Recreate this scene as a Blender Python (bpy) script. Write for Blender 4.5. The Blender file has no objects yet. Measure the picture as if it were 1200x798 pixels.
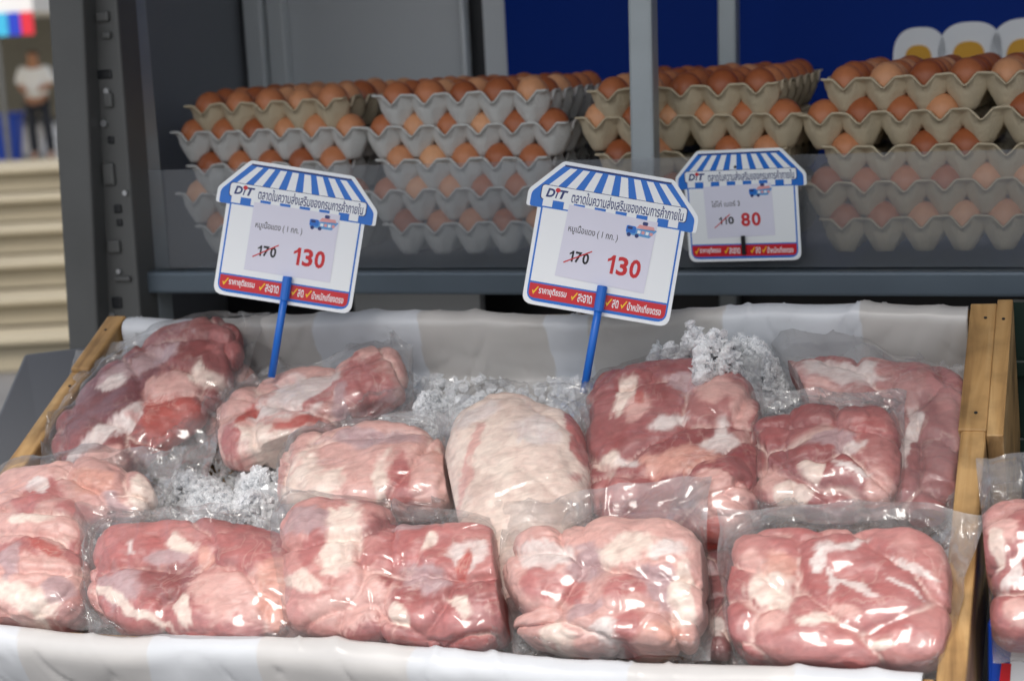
import bpy, math, random
import numpy as np
from mathutils import Vector, Matrix

random.seed(7)
RNG = np.random.default_rng(11)
scene = bpy.context.scene
COL = scene.collection

# ------------------------------------------------------------------ camera, sky, sun, exposure
CAM_Z = 1.60
PITCH, ROLL, FPX = math.radians(10.0), math.radians(-3.0), 2056.0
C0 = np.array([0.0, 0.0, CAM_Z])
_fw = np.array([0, math.cos(PITCH), -math.sin(PITCH)])
_r0 = np.array([1.0, 0, 0]); _u0 = np.cross(_r0, _fw)
CR = _r0 * math.cos(ROLL) + _u0 * math.sin(ROLL)
CU = -_r0 * math.sin(ROLL) + _u0 * math.cos(ROLL)
CF = _fw
cam = bpy.data.cameras.new('camera')
cam.sensor_width = 36.0; cam.lens = FPX / 1200.0 * 36.0
cam.clip_start = 0.05; cam.clip_end = 2000
cam.dof.use_dof = True; cam.dof.focus_distance = 1.72; cam.dof.aperture_fstop = 6.3
cam_o = bpy.data.objects.new('camera', cam); COL.objects.link(cam_o)
cam_o.matrix_world = Matrix(((CR[0], CU[0], -CF[0], C0[0]), (CR[1], CU[1], -CF[1], C0[1]),
                             (CR[2], CU[2], -CF[2], C0[2]), (0, 0, 0, 1)))
scene.camera = cam_o

SUN_EL, SUN_AZ = math.radians(56), math.radians(200)      # azimuth clockwise from +Y: behind the camera, to its left
SUN_DIR = Vector((math.sin(SUN_AZ) * math.cos(SUN_EL), math.cos(SUN_AZ) * math.cos(SUN_EL), math.sin(SUN_EL)))
world = bpy.data.worlds.new('World'); scene.world = world; world.use_nodes = True
wn = world.node_tree
sky = wn.nodes.new('ShaderNodeTexSky'); sky.sky_type = 'NISHITA'; sky.sun_disc = False
sky.sun_elevation = SUN_EL; sky.sun_rotation = SUN_AZ; sky.dust_density = 3.0; sky.air_density = 1.0; sky.ozone_density = 1.0
bgn = wn.nodes['Background']; bgn.inputs['Strength'].default_value = 0.15
hs = wn.nodes.new('ShaderNodeHueSaturation'); hs.inputs['Saturation'].default_value = 0.45
wn.links.new(sky.outputs['Color'], hs.inputs['Color']); wn.links.new(hs.outputs['Color'], bgn.inputs['Color'])
sun = bpy.data.lights.new('sun', 'SUN'); sun.energy = 1.7; sun.angle = math.radians(18); sun.color = (1.0, 0.95, 0.89)
sun_o = bpy.data.objects.new('sun', sun); COL.objects.link(sun_o)
sun_o.rotation_euler = (-SUN_DIR).to_track_quat('-Z', 'Y').to_euler(); sun_o.location = (-2, -3, 6)
vs = scene.view_settings
scene.display_settings.display_device = 'sRGB'
vs.view_transform = 'Standard'; vs.look = 'None'; vs.gamma = 1.0; vs.use_curve_mapping = False
vs.exposure = 0.36
scene.render.film_transparent = False
scene.cycles.transparent_max_bounces = 32
scene.cycles.max_bounces = 10; scene.cycles.transmission_bounces = 8; scene.cycles.diffuse_bounces = 6; scene.cycles.glossy_bounces = 3
scene.cycles.caustics_reflective = False; scene.cycles.caustics_refractive = False

# ------------------------------------------------------------------ layout helpers (metres)
def ray(px):
    v = CR * (px[0] - 600) / FPX - CU * (px[1] - 399) / FPX + CF
    return v
def on_plane(px, p, n):
    v = ray(px); return C0 + v * (((p - C0) @ n) / (v @ n))
def at_depth(px, d):
    return C0 + ray(px) * d
def norm(v):
    v = np.asarray(v, float); return v / np.linalg.norm(v)
# the inclined crate: L to its right, D up its slope, N out of it; P0 = its front right upper corner
D = norm(ray((1304, -1285))); L = -norm(ray((-5290, 447))); L = norm(L - D * (L @ D)); N = np.cross(L, D)
P0 = C0 + norm(ray((1112, 785))) * 1.5
def tray(u, v, n):
    return P0 + L * u + D * v + N * n
def tray_uv(px, n=0.0):
    q = on_plane(px, P0 + N * n, N) - P0; return q @ L, q @ D
# the truck: A along its side, B into it
TY = math.radians(-21.0)
TA = np.array([math.cos(TY), math.sin(TY), 0]); TB = np.array([-math.sin(TY), math.cos(TY), 0]); TZ = np.array([0, 0, 1.0])
TC = np.array([0, 0, CAM_Z])
def truck(a, b, z):            # z is relative to the camera's height
    return TC + TA * a + TB * b + TZ * z
def truck_px(px, b):
    q = on_plane(px, truck(0, b, 0), TB) - TC; return q @ TA, q[2]

# ------------------------------------------------------------------ noise
def _hash(i, j, k, s):
    h = (i.astype(np.int64) * 374761393 + j.astype(np.int64) * 668265263 + k.astype(np.int64) * 2147483647 + s * 974634777) & 0xffffffff
    h = ((h ^ (h >> 13)) * 1274126177) & 0xffffffff
    h = h ^ (h >> 16)
    return (h & 0xffffff) / float(0xffffff) * 2 - 1
def vnoise(p, s=0):
    p = np.asarray(p, float); f0 = np.floor(p); fr = p - f0; fr = fr * fr * fr * (fr * (fr * 6 - 15) + 10)
    i, j, k = f0[..., 0], f0[..., 1], f0[..., 2]; x, y, z = fr[..., 0], fr[..., 1], fr[..., 2]
    r = 0
    for a in (0, 1):
        for b in (0, 1):
            for c in (0, 1):
                w = (x if a else 1 - x) * (y if b else 1 - y) * (z if c else 1 - z)
                r = r + w * _hash(i + a, j + b, k + c, s)
    return r
def fbm(p, s=0, o=4, g=0.5):
    r = 0; a = 1.0; t = 0; p = np.asarray(p, float)
    for q in range(o):
        r = r + a * vnoise(p, s + q * 17); t += a; a *= g; p = p * 2.03 + 3.1
    return r / t
def ridged(p, s=0, o=3):
    r = 0; a = 1.0; t = 0; p = np.asarray(p, float)
    for q in range(o):
        r = r + a * (1 - np.abs(vnoise(p, s + q * 31)) * 2.2); t += a; a *= 0.5; p = p * 2.1 + 5.7
    return r / t

# ------------------------------------------------------------------ mesh helpers
def srgb(r, g, b):
    f = lambda c: (c / 255 / 12.92) if c / 255 <= 0.04045 else ((c / 255 + 0.055) / 1.055) ** 2.4
    return (f(r), f(g), f(b), 1.0)
def link(o, parent=None):
    COL.objects.link(o)
    if parent is not None:
        o.parent = parent
    return o
def mesh_data(name, verts, faces, mat=None, smooth=False):
    me = bpy.data.meshes.new(name)
    verts = np.asarray(verts, np.float32).reshape(-1, 3)
    if isinstance(faces, np.ndarray):
        nf, k = faces.shape
        me.vertices.add(len(verts)); me.vertices.foreach_set('co', verts.ravel())
        me.loops.add(nf * k); me.loops.foreach_set('vertex_index', faces.astype(np.int32).ravel())
        me.polygons.add(nf); me.polygons.foreach_set('loop_start', np.arange(0, nf * k, k, dtype=np.int32))
        me.update(calc_edges=True)
    else:
        me.from_pydata(verts.tolist(), [], faces); me.update()
    me.polygons.foreach_set('use_smooth', np.full(len(me.polygons), smooth))
    if mat is not None:
        me.materials.append(mat)
    return me
def tag(o, label=None, cat=None, group=None, kind=None):
    if label: o['label'] = label
    if cat: o['category'] = cat
    if group: o['group'] = group
    if kind: o['kind'] = kind
    return o
def mesh(name, verts, faces, mat, parent=None, smooth=False, bevel=0.0, seg=2):
    o = link(bpy.data.objects.new(name, mesh_data(name, verts, faces, mat, smooth)), parent)
    if bevel:
        m = o.modifiers.new('bevel', 'BEVEL'); m.width = bevel; m.segments = seg; m.limit_method = 'ANGLE'; m.angle_limit = 0.6
    return o
def empty(name, loc):
    o = link(bpy.data.objects.new(name, None)); o.location = tuple(loc); o.empty_display_size = 0.05
    return o
BOXF = [(0, 3, 2, 1), (4, 5, 6, 7), (0, 1, 5, 4), (1, 2, 6, 5), (2, 3, 7, 6), (3, 0, 4, 7)]
def hexa(fn, x0, x1, y0, y1, z0, z1):
    return [fn(x0, y0, z0), fn(x1, y0, z0), fn(x1, y1, z0), fn(x0, y1, z0), fn(x0, y0, z1), fn(x1, y0, z1), fn(x1, y1, z1), fn(x0, y1, z1)]
ID = lambda x, y, z: np.array([x, y, z], float)
def box(name, fn, x0, x1, y0, y1, z0, z1, mat, parent=None, bevel=0.0):
    v = np.array(hexa(fn, x0, x1, y0, y1, z0, z1))
    if parent is not None:
        v = v - np.array(parent.location) if parent.parent is None else v
    return mesh(name, v, BOXF, mat, parent, bevel=bevel)
class Geo:
    """several pieces joined into ONE part"""
    def __init__(s): s.v = []; s.f = []
    def add(s, v, f):
        o = len(s.v); s.v += [tuple(p) for p in v]; s.f += [tuple(i + o for i in q) for q in f]; return s
    def box(s, fn, *a): return s.add(hexa(fn, *a), BOXF)
    def tube(s, p, q, r, seg=10, r2=None):
        p = np.array(p, float); q = np.array(q, float); d = norm(q - p)
        a = norm(np.cross(d, [0.3, 0.9, 0.31])); b = np.cross(d, a); r2 = r if r2 is None else r2
        v = [p + (a * math.cos(t) + b * math.sin(t)) * r for t in np.linspace(0, 2 * math.pi, seg, endpoint=False)]
        v += [q + (a * math.cos(t) + b * math.sin(t)) * r2 for t in np.linspace(0, 2 * math.pi, seg, endpoint=False)]
        f = [(i, (i + 1) % seg, seg + (i + 1) % seg, seg + i) for i in range(seg)] + [tuple(range(seg))[::-1], tuple(range(seg, 2 * seg))]
        return s.add(v, f)
    def build(s, name, mat, parent=None, smooth=False, bevel=0.0):
        v = np.array(s.v)
        if parent is not None and parent.parent is None and parent.type == 'EMPTY' and tuple(parent.rotation_euler) == (0, 0, 0):
            v = v - np.array(parent.location)
        return mesh(name, v, s.f, mat, parent, smooth=smooth, bevel=bevel)
def grid_faces(nu, nv, wrap_u=False):
    i = np.arange(nu if wrap_u else nu - 1); j = np.arange(nv - 1)
    I, J = np.meshgrid(i, j, indexing='ij'); I2 = (I + 1) % nu
    return np.stack([I * nv + J, I2 * nv + J, I2 * nv + J + 1, I * nv + J + 1], -1).reshape(-1, 4)
def set_color(me, name, rgba):
    a = me.color_attributes.new(name, 'FLOAT_COLOR', 'POINT')
    a.data.foreach_set('color', np.asarray(rgba, np.float32).ravel())

# ------------------------------------------------------------------ materials
def new_mat(name):
    m = bpy.data.materials.new(name); m.use_nodes = True
    return m, m.node_tree, m.node_tree.nodes['Principled BSDF']
def nd(nt, t, **kw):
    n = nt.nodes.new(t)
    for k, v in kw.items():
        if k in n.inputs.keys() if isinstance(k, str) else False:
            n.inputs[k].default_value = v
        else:
            setattr(n, k, v)
    return n
def plain(name, col, rough=0.5, metal=0.0, var=0.12, scale=12.0, bump=0.0, bscale=60.0, spec=0.5, stretch=None, detail=5):
    m, nt, b = new_mat(name)
    tc = nd(nt, 'ShaderNodeTexCoord'); src = tc.outputs['Object']
    if stretch:
        mp = nd(nt, 'ShaderNodeMapping'); mp.inputs['Scale'].default_value = stretch
        nt.links.new(src, mp.inputs['Vector']); src = mp.outputs['Vector']
    n1 = nd(nt, 'ShaderNodeTexNoise'); n1.inputs['Scale'].default_value = scale; n1.inputs['Detail'].default_value = detail
    nt.links.new(src, n1.inputs['Vector'])
    mx = nd(nt, 'ShaderNodeMix', data_type='RGBA')
    c = np.array(col[:3])
    mx.inputs[6].default_value = tuple(np.clip(c * (1 - var), 0, 1)) + (1,)
    mx.inputs[7].default_value = tuple(np.clip(c * (1 + var), 0, 1)) + (1,)
    nt.links.new(n1.outputs['Fac'], mx.inputs[0]); nt.links.new(mx.outputs[2], b.inputs['Base Color'])
    mr = nd(nt, 'ShaderNodeMapRange'); mr.inputs[3].default_value = max(0.02, rough - 0.1); mr.inputs[4].default_value = min(1, rough + 0.1)
    nt.links.new(n1.outputs['Fac'], mr.inputs[0]); nt.links.new(mr.outputs[0], b.inputs['Roughness'])
    b.inputs['Metallic'].default_value = metal; b.inputs['Specular IOR Level'].default_value = spec
    if bump:
        n2 = nd(nt, 'ShaderNodeTexNoise'); n2.inputs['Scale'].default_value = bscale; n2.inputs['Detail'].default_value = 4
        nt.links.new(src, n2.inputs['Vector'])
        bp = nd(nt, 'ShaderNodeBump'); bp.inputs['Strength'].default_value = bump; bp.inputs['Distance'].default_value = 0.002
        nt.links.new(n2.outputs['Fac'], bp.inputs['Height']); nt.links.new(bp.outputs['Normal'], b.inputs['Normal'])
    return m

def film_material(name, tint=(0.93, 0.93, 0.93), haze=0.022, rough=0.10, gloss=0.95, frost=0.13, attr=True):
    """thin clear plastic: lets light through, a little milky where it is fogged, with a crisp reflection"""
    m, nt, b = new_mat(name); nt.nodes.remove(b)
    out = nt.nodes['Material Output']
    tr = nd(nt, 'ShaderNodeBsdfTransparent'); tr.inputs[0].default_value = (0.98, 0.98, 0.98, 1)
    df = nd(nt, 'ShaderNodeBsdfDiffuse'); df.inputs[0].default_value = tint + (1,)
    tl = nd(nt, 'ShaderNodeBsdfTranslucent'); tl.inputs[0].default_value = tint + (1,)
    m1 = nd(nt, 'ShaderNodeMixShader'); m1.inputs[0].default_value = 0.35
    nt.links.new(df.outputs[0], m1.inputs[1]); nt.links.new(tl.outputs[0], m1.inputs[2])
    m2 = nd(nt, 'ShaderNodeMixShader'); m2.inputs[0].default_value = haze
    if attr:
        fa = nd(nt, 'ShaderNodeAttribute', attribute_name='frost')
        fm = nd(nt, 'ShaderNodeMath', operation='MULTIPLY_ADD'); fm.inputs[1].default_value = frost; fm.inputs[2].default_value = haze
        nt.links.new(fa.outputs['Fac'], fm.inputs[0]); nt.links.new(fm.outputs[0], m2.inputs[0])
    nt.links.new(tr.outputs[0], m2.inputs[1]); nt.links.new(m1.outputs[0], m2.inputs[2])
    gl = nd(nt, 'ShaderNodeBsdfGlossy'); gl.inputs['Roughness'].default_value = rough
    fr = nd(nt, 'ShaderNodeFresnel'); fr.inputs['IOR'].default_value = 1.5
    mg = nd(nt, 'ShaderNodeMath', operation='MULTIPLY'); mg.inputs[1].default_value = gloss
    nt.links.new(fr.outputs[0], mg.inputs[0])
    mg2 = nd(nt, 'ShaderNodeMath', operation='MINIMUM'); mg2.inputs[1].default_value = 0.32
    m3 = nd(nt, 'ShaderNodeMixShader')
    nt.links.new(mg.outputs[0], mg2.inputs[0]); nt.links.new(mg2.outputs[0], m3.inputs[0])
    nt.links.new(m2.outputs[0], m3.inputs[1]); nt.links.new(gl.outputs[0], m3.inputs[2])
    nt.links.new(m3.outputs[0], out.inputs['Surface'])
    return m

def meat_material():
    m, nt, b = new_mat('raw_pork')
    at = nd(nt, 'ShaderNodeAttribute', attribute_name='flesh')
    tc = nd(nt, 'ShaderNodeTexCoord')
    # fibre and marbling
    mp = nd(nt, 'ShaderNodeMapping'); mp.inputs['Scale'].default_value = (60, 190, 120); mp.inputs['Rotation'].default_value = (0, 0, 0.6)
    nt.links.new(tc.outputs['Object'], mp.inputs['Vector'])
    fib = nd(nt, 'ShaderNodeTexNoise'); fib.inputs['Scale'].default_value = 1; fib.inputs['Detail'].default_value = 5; fib.inputs['Distortion'].default_value = 0.6
    nt.links.new(mp.outputs['Vector'], fib.inputs['Vector'])
    nz = nd(nt, 'ShaderNodeTexNoise'); nz.inputs['Scale'].default_value = 28; nz.inputs['Detail'].default_value = 7; nz.inputs['Distortion'].default_value = 1.2
    nt.links.new(tc.outputs['Object'], nz.inputs['Vector'])
    sub = nd(nt, 'ShaderNodeMath', operation='SUBTRACT'); sub.inputs[1].default_value = 0.5
    nt.links.new(nz.outputs['Fac'], sub.inputs[0])
    ab = nd(nt, 'ShaderNodeMath', operation='ABSOLUTE'); nt.links.new(sub.outputs[0], ab.inputs[0])
    vein = nd(nt, 'ShaderNodeMapRange'); vein.inputs[1].default_value = 0.0; vein.inputs[2].default_value = 0.035; vein.inputs[3].default_value = 0.32; vein.inputs[4].default_value = 0.0
    nt.links.new(ab.outputs[0], vein.inputs[0])
    n4 = nd(nt, 'ShaderNodeTexNoise'); n4.inputs['Scale'].default_value = 14; n4.inputs['Detail'].default_value = 2
    nt.links.new(tc.outputs['Object'], n4.inputs['Vector'])
    g4 = nd(nt, 'ShaderNodeMapRange'); g4.inputs[1].default_value = 0.45; g4.inputs[2].default_value = 0.65
    nt.links.new(n4.outputs['Fac'], g4.inputs[0])
    vm = nd(nt, 'ShaderNodeMath', operation='MULTIPLY'); nt.links.new(vein.outputs[0], vm.inputs[0]); nt.links.new(g4.outputs[0], vm.inputs[1])
    mv = nd(nt, 'ShaderNodeMix', data_type='RGBA'); mv.inputs[7].default_value = (0.80, 0.62, 0.54, 1)
    nt.links.new(at.outputs['Color'], mv.inputs[6]); nt.links.new(vm.outputs[0], mv.inputs[0])
    fr = nd(nt, 'ShaderNodeMapRange'); fr.inputs[1].default_value = 0.25; fr.inputs[2].default_value = 0.75; fr.inputs[3].default_value = 0.80; fr.inputs[4].default_value = 1.14
    nt.links.new(fib.outputs['Fac'], fr.inputs[0])
    mm = nd(nt, 'ShaderNodeMix', data_type='RGBA', blend_type='MULTIPLY'); mm.inputs[0].default_value = 1
    n6 = nd(nt, 'ShaderNodeTexNoise'); n6.inputs['Scale'].default_value = 75; n6.inputs['Detail'].default_value = 6; n6.inputs['Distortion'].default_value = 0.8
    nt.links.new(tc.outputs['Object'], n6.inputs['Vector'])
    r6 = nd(nt, 'ShaderNodeValToRGB'); r6.color_ramp.elements[0].position = 0.34; r6.color_ramp.elements[0].color = (0.78, 0.62, 0.60, 1); r6.color_ramp.elements[1].position = 0.62; r6.color_ramp.elements[1].color = (1.06, 1.04, 1.02, 1)
    nt.links.new(n6.outputs['Fac'], r6.inputs[0])
    m6 = nd(nt, 'ShaderNodeMix', data_type='RGBA', blend_type='MULTIPLY'); m6.inputs[0].default_value = 0.45
    nt.links.new(mv.outputs[2], m6.inputs[6]); nt.links.new(r6.outputs[0], m6.inputs[7])
    nt.links.new(m6.outputs[2], mm.inputs[6]); nt.links.new(fr.outputs[0], mm.inputs[7])
    nt.links.new(mm.outputs[2], b.inputs['Base Color'])
    b.inputs['Roughness'].default_value = 0.42
    b.inputs['Subsurface Weight'].default_value = 0.0; b.inputs['Subsurface Radius'].default_value = (1.0, 0.45, 0.35); b.inputs['Subsurface Scale'].default_value = 0.004
    bp = nd(nt, 'ShaderNodeBump'); bp.inputs['Strength'].default_value = 0.5; bp.inputs['Distance'].default_value = 0.0015
    ba = nd(nt, 'ShaderNodeMath', operation='ADD'); nt.links.new(fib.outputs['Fac'], ba.inputs[0]); nt.links.new(nz.outputs['Fac'], ba.inputs[1])
    nt.links.new(ba.outputs[0], bp.inputs['Height']); nt.links.new(bp.outputs['Normal'], b.inputs['Normal'])
    return m

def ice_material():
    m, nt, b = new_mat('crushed_ice')
    b.inputs['Base Color'].default_value = (0.98, 0.985, 0.99, 1); b.inputs['Roughness'].default_value = 0.05; b.inputs['Specular IOR Level'].default_value = 1.0
    tl = nd(nt, 'ShaderNodeBsdfTranslucent'); tl.inputs[0].default_value = (0.985, 0.99, 0.995, 1)
    tr = nd(nt, 'ShaderNodeBsdfTransparent'); tr.inputs[0].default_value = (0.985, 0.99, 0.995, 1)
    m1 = nd(nt, 'ShaderNodeMixShader'); m1.inputs[0].default_value = 0.45
    m2 = nd(nt, 'ShaderNodeMixShader')
    # some splinters are milky, others nearly clear
    tc = nd(nt, 'ShaderNodeTexCoord'); nz = nd(nt, 'ShaderNodeTexNoise'); nz.inputs['Scale'].default_value = 110; nz.inputs['Detail'].default_value = 2
    nt.links.new(tc.outputs['Object'], nz.inputs['Vector'])
    mr = nd(nt, 'ShaderNodeMapRange'); mr.inputs[1].default_value = 0.35; mr.inputs[2].default_value = 0.65; mr.inputs[3].default_value = 0.08; mr.inputs[4].default_value = 0.62
    nt.links.new(nz.outputs['Fac'], mr.inputs[0]); nt.links.new(mr.outputs[0], m2.inputs[0])
    nt.links.new(b.outputs[0], m1.inputs[1]); nt.links.new(tl.outputs[0], m1.inputs[2])
    nt.links.new(m1.outputs[0], m2.inputs[1]); nt.links.new(tr.outputs[0], m2.inputs[2])
    nt.links.new(m2.outputs[0], nt.nodes['Material Output'].inputs['Surface'])
    return m

def wood_material():
    m, nt, b = new_mat('pine_wood')
    tc = nd(nt, 'ShaderNodeTexCoord')
    # the grain runs along the boards: rotate world coordinates into the crate's slope
    vt = nd(nt, 'ShaderNodeVectorTransform', vector_type='POINT', convert_from='OBJECT', convert_to='WORLD')
    nt.links.new(tc.outputs['Object'], vt.inputs[0])
    dots = []
    for ax, sc in ((L, 55.0), (D, 5.0), (N, 40.0)):
        dt = nd(nt, 'ShaderNodeVectorMath', operation='DOT_PRODUCT'); dt.inputs[1].default_value = tuple(ax * sc)
        nt.links.new(vt.outputs[0], dt.inputs[0]); dots.append(dt)
    cx = nd(nt, 'ShaderNodeCombineXYZ')
    for i, dt in enumerate(dots): nt.links.new(dt.outputs['Value'], cx.inputs[i])
    nz = nd(nt, 'ShaderNodeTexNoise'); nz.inputs['Scale'].default_value = 1.0; nz.inputs['Detail'].default_value = 6; nz.inputs['Distortion'].default_value = 0.8
    nt.links.new(cx.outputs[0], nz.inputs['Vector'])
    cr = nd(nt, 'ShaderNodeValToRGB')
    e = cr.color_ramp.elements
    e[0].position = 0.25; e[0].color = srgb(122, 90, 54); e[1].position = 0.75; e[1].color = srgb(206, 172, 122)
    x = cr.color_ramp.elements.new(0.5); x.color = srgb(178, 140, 90)
    nt.links.new(nz.outputs['Fac'], cr.inputs[0]); nt.links.new(cr.outputs[0], b.inputs['Base Color'])
    n2 = nd(nt, 'ShaderNodeTexNoise'); n2.inputs['Scale'].default_value = 20; n2.inputs['Detail'].default_value = 4
    nt.links.new(tc.outputs['Object'], n2.inputs['Vector'])
    st = nd(nt, 'ShaderNodeMapRange'); st.inputs[1].default_value = 0.42; st.inputs[2].default_value = 0.72; st.inputs[3].default_value = 1.0; st.inputs[4].default_value = 0.45
    nt.links.new(n2.outputs['Fac'], st.inputs[0])
    mm = nd(nt, 'ShaderNodeMix', data_type='RGBA', blend_type='MULTIPLY'); mm.inputs[0].default_value = 1
    nt.links.new(cr.outputs[0], mm.inputs[6]); nt.links.new(st.outputs[0], mm.inputs[7]); nt.links.new(mm.outputs[2], b.inputs['Base Color'])
    b.inputs['Roughness'].default_value = 0.55
    bp = nd(nt, 'ShaderNodeBump'); bp.inputs['Strength'].default_value = 0.35; bp.inputs['Distance'].default_value = 0.002
    nt.links.new(nz.outputs['Fac'], bp.inputs['Height']); nt.links.new(bp.outputs['Normal'], b.inputs['Normal'])
    return m

def attr_material(name, attr, rough=0.5, bump=0.2, bscale=90, spec=0.5, trans=0.0):
    m, nt, b = new_mat(name)
    at = nd(nt, 'ShaderNodeAttribute', attribute_name=attr); nt.links.new(at.outputs['Color'], b.inputs['Base Color'])
    b.inputs['Roughness'].default_value = rough; b.inputs['Specular IOR Level'].default_value = spec
    tc = nd(nt, 'ShaderNodeTexCoord'); nz = nd(nt, 'ShaderNodeTexNoise'); nz.inputs['Scale'].default_value = bscale; nz.inputs['Detail'].default_value = 5
    nt.links.new(tc.outputs['Object'], nz.inputs['Vector'])
    bp = nd(nt, 'ShaderNodeBump'); bp.inputs['Strength'].default_value = bump; bp.inputs['Distance'].default_value = 0.002
    nt.links.new(nz.outputs['Fac'], bp.inputs['Height']); nt.links.new(bp.outputs['Normal'], b.inputs['Normal'])
    return m

def egg_material():
    m, nt, b = new_mat('brown_eggshell')
    oi = nd(nt, 'ShaderNodeObjectInfo'); cr = nd(nt, 'ShaderNodeValToRGB')
    e = cr.color_ramp.elements; e[0].color = srgb(158, 84, 46); e[1].color = srgb(224, 166, 122)
    x = e.new(0.6); x.color = srgb(190, 116, 74)
    nt.links.new(oi.outputs['Random'], cr.inputs[0])
    tc = nd(nt, 'ShaderNodeTexCoord'); nz = nd(nt, 'ShaderNodeTexNoise'); nz.inputs['Scale'].default_value = 160; nz.inputs['Detail'].default_value = 3
    nt.links.new(tc.outputs['Object'], nz.inputs['Vector'])
    mr = nd(nt, 'ShaderNodeMapRange'); mr.inputs[3].default_value = 0.88; mr.inputs[4].default_value = 1.1
    nt.links.new(nz.outputs['Fac'], mr.inputs[0])
    mm = nd(nt, 'ShaderNodeMix', data_type='RGBA', blend_type='MULTIPLY'); mm.inputs[0].default_value = 1
    nt.links.new(cr.outputs[0], mm.inputs[6]); nt.links.new(mr.outputs[0], mm.inputs[7]); nt.links.new(mm.outputs[2], b.inputs['Base Color'])
    b.inputs['Roughness'].default_value = 0.42
    return m

M = {}
M['asphalt'] = plain('ground_concrete', (0.15, 0.145, 0.14), 0.85, var=0.2, scale=3)
M['stone'] = plain('sandstone_steps', srgb(160, 150, 128), 0.8, var=0.16, scale=2.2)
M['dark_steel'] = plain('dark_painted_steel', srgb(92, 93, 92), 0.5, 0.2, var=0.25, scale=9, bump=0.1)
M['black_steel'] = plain('black_steel', srgb(46, 47, 50), 0.45, 0.2, var=0.3, scale=14, bump=0.1)
M['grey_steel'] = plain('grey_steel_tube', srgb(160, 168, 172), 0.42, 0.4, var=0.18, scale=16, bump=0.1)
M['bolt'] = plain('bright_bolt', srgb(190, 192, 195), 0.3, 0.8)
M['shelf_steel'] = plain('blue_grey_steel', srgb(92, 104, 114), 0.45, 0.3, var=0.15, scale=10, bump=0.1)
M['panel_dark'] = plain('dark_grey_panel', srgb(98, 100, 104), 0.5, var=0.1, scale=3)
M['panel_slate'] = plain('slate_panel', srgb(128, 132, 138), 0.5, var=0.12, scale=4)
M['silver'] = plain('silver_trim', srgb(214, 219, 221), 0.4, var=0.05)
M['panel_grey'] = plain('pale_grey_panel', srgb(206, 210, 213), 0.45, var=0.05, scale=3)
M['navy'] = plain('navy_printed_panel', srgb(0, 46, 134), 0.6, var=0.08, scale=3, spec=0.15)
M['white_print'] = plain('white_print', srgb(244, 246, 248), 0.5, var=0.03)
M['yolk_print'] = plain('yellow_print', srgb(226, 166, 40), 0.5, var=0.05)
M['wood'] = wood_material()
M['film'] = film_material('clear_plastic_film')
M['film_milky'] = film_material('milky_plastic_film', haze=0.09, rough=0.09, frost=0.18)
M['pane'] = film_material('acrylic_pane', tint=(0.55, 0.60, 0.66), haze=0.14, rough=0.05, gloss=0.8, attr=False)
M['meat'] = meat_material()
M['ice'] = ice_material()
M['liner'] = attr_material('printed_plastic_liner', 'print', 0.30, 0.12, 50)
M['egg'] = egg_material()
M['pulp_grey'] = plain('grey_paper_pulp', srgb(208, 208, 204), 0.9, var=0.1, scale=40, bump=0.5, bscale=260)
M['pulp_tan'] = plain('tan_paper_pulp', srgb(198, 184, 156), 0.9, var=0.1, scale=40, bump=0.5, bscale=260)
M['sign_white'] = plain('white_printed_board', srgb(240, 244, 246), 0.4, var=0.02)
M['sign_blue'] = plain('blue_printed_board', srgb(26, 112, 206), 0.4, var=0.03)
M['sign_navy'] = plain('navy_lettering', srgb(28, 46, 110), 0.45, var=0.03)
M['sign_red'] = plain('red_printed_board', srgb(204, 30, 42), 0.4, var=0.03)
M['paper'] = plain('lilac_white_paper', srgb(224, 224, 238), 0.75, var=0.03, scale=30)
M['ink_black'] = plain('black_ink', srgb(26, 24, 28), 0.6, var=0.02)
M['ink_red'] = plain('red_ink', srgb(202, 42, 48), 0.6, var=0.02)
M['tick'] = plain('yellow_tick', srgb(250, 206, 40), 0.5, var=0.02)
M['rod'] = plain('blue_plastic_rod', srgb(24, 104, 200), 0.35, var=0.05)
M['print_pink'] = plain('pink_print', srgb(226, 160, 160), 0.5, var=0.05)
M['print_sky'] = plain('light_blue_print', srgb(96, 160, 215), 0.5, var=0.05)
M['clip'] = plain('black_clip', srgb(24, 26, 30), 0.4)
M['green'] = plain('dark_green_plastic', srgb(10, 36, 26), 0.4, var=0.1)
M['blue_plastic'] = plain('blue_plastic_bin', srgb(20, 70, 180), 0.4, var=0.1)
M['skin'] = plain('skin', srgb(178, 128, 98), 0.5, var=0.05)
M['hair'] = plain('dark_hair', srgb(34, 28, 26), 0.6, var=0.1)
M['shirt'] = plain('white_cloth', srgb(244, 244, 244), 0.8, var=0.04)
M['trousers'] = plain('dark_cloth', srgb(44, 46, 54), 0.85, var=0.1)
M['canopy'] = plain('pale_canvas', srgb(225, 225, 225), 0.7, var=0.04)
for k, c in dict(teal=(40, 170, 160), cyan=(60, 180, 220), cobalt=(30, 60, 190), crimson=(215, 40, 60)).items():
    M[k] = plain(k + '_canvas', srgb(*c), 0.7, var=0.05)

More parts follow.
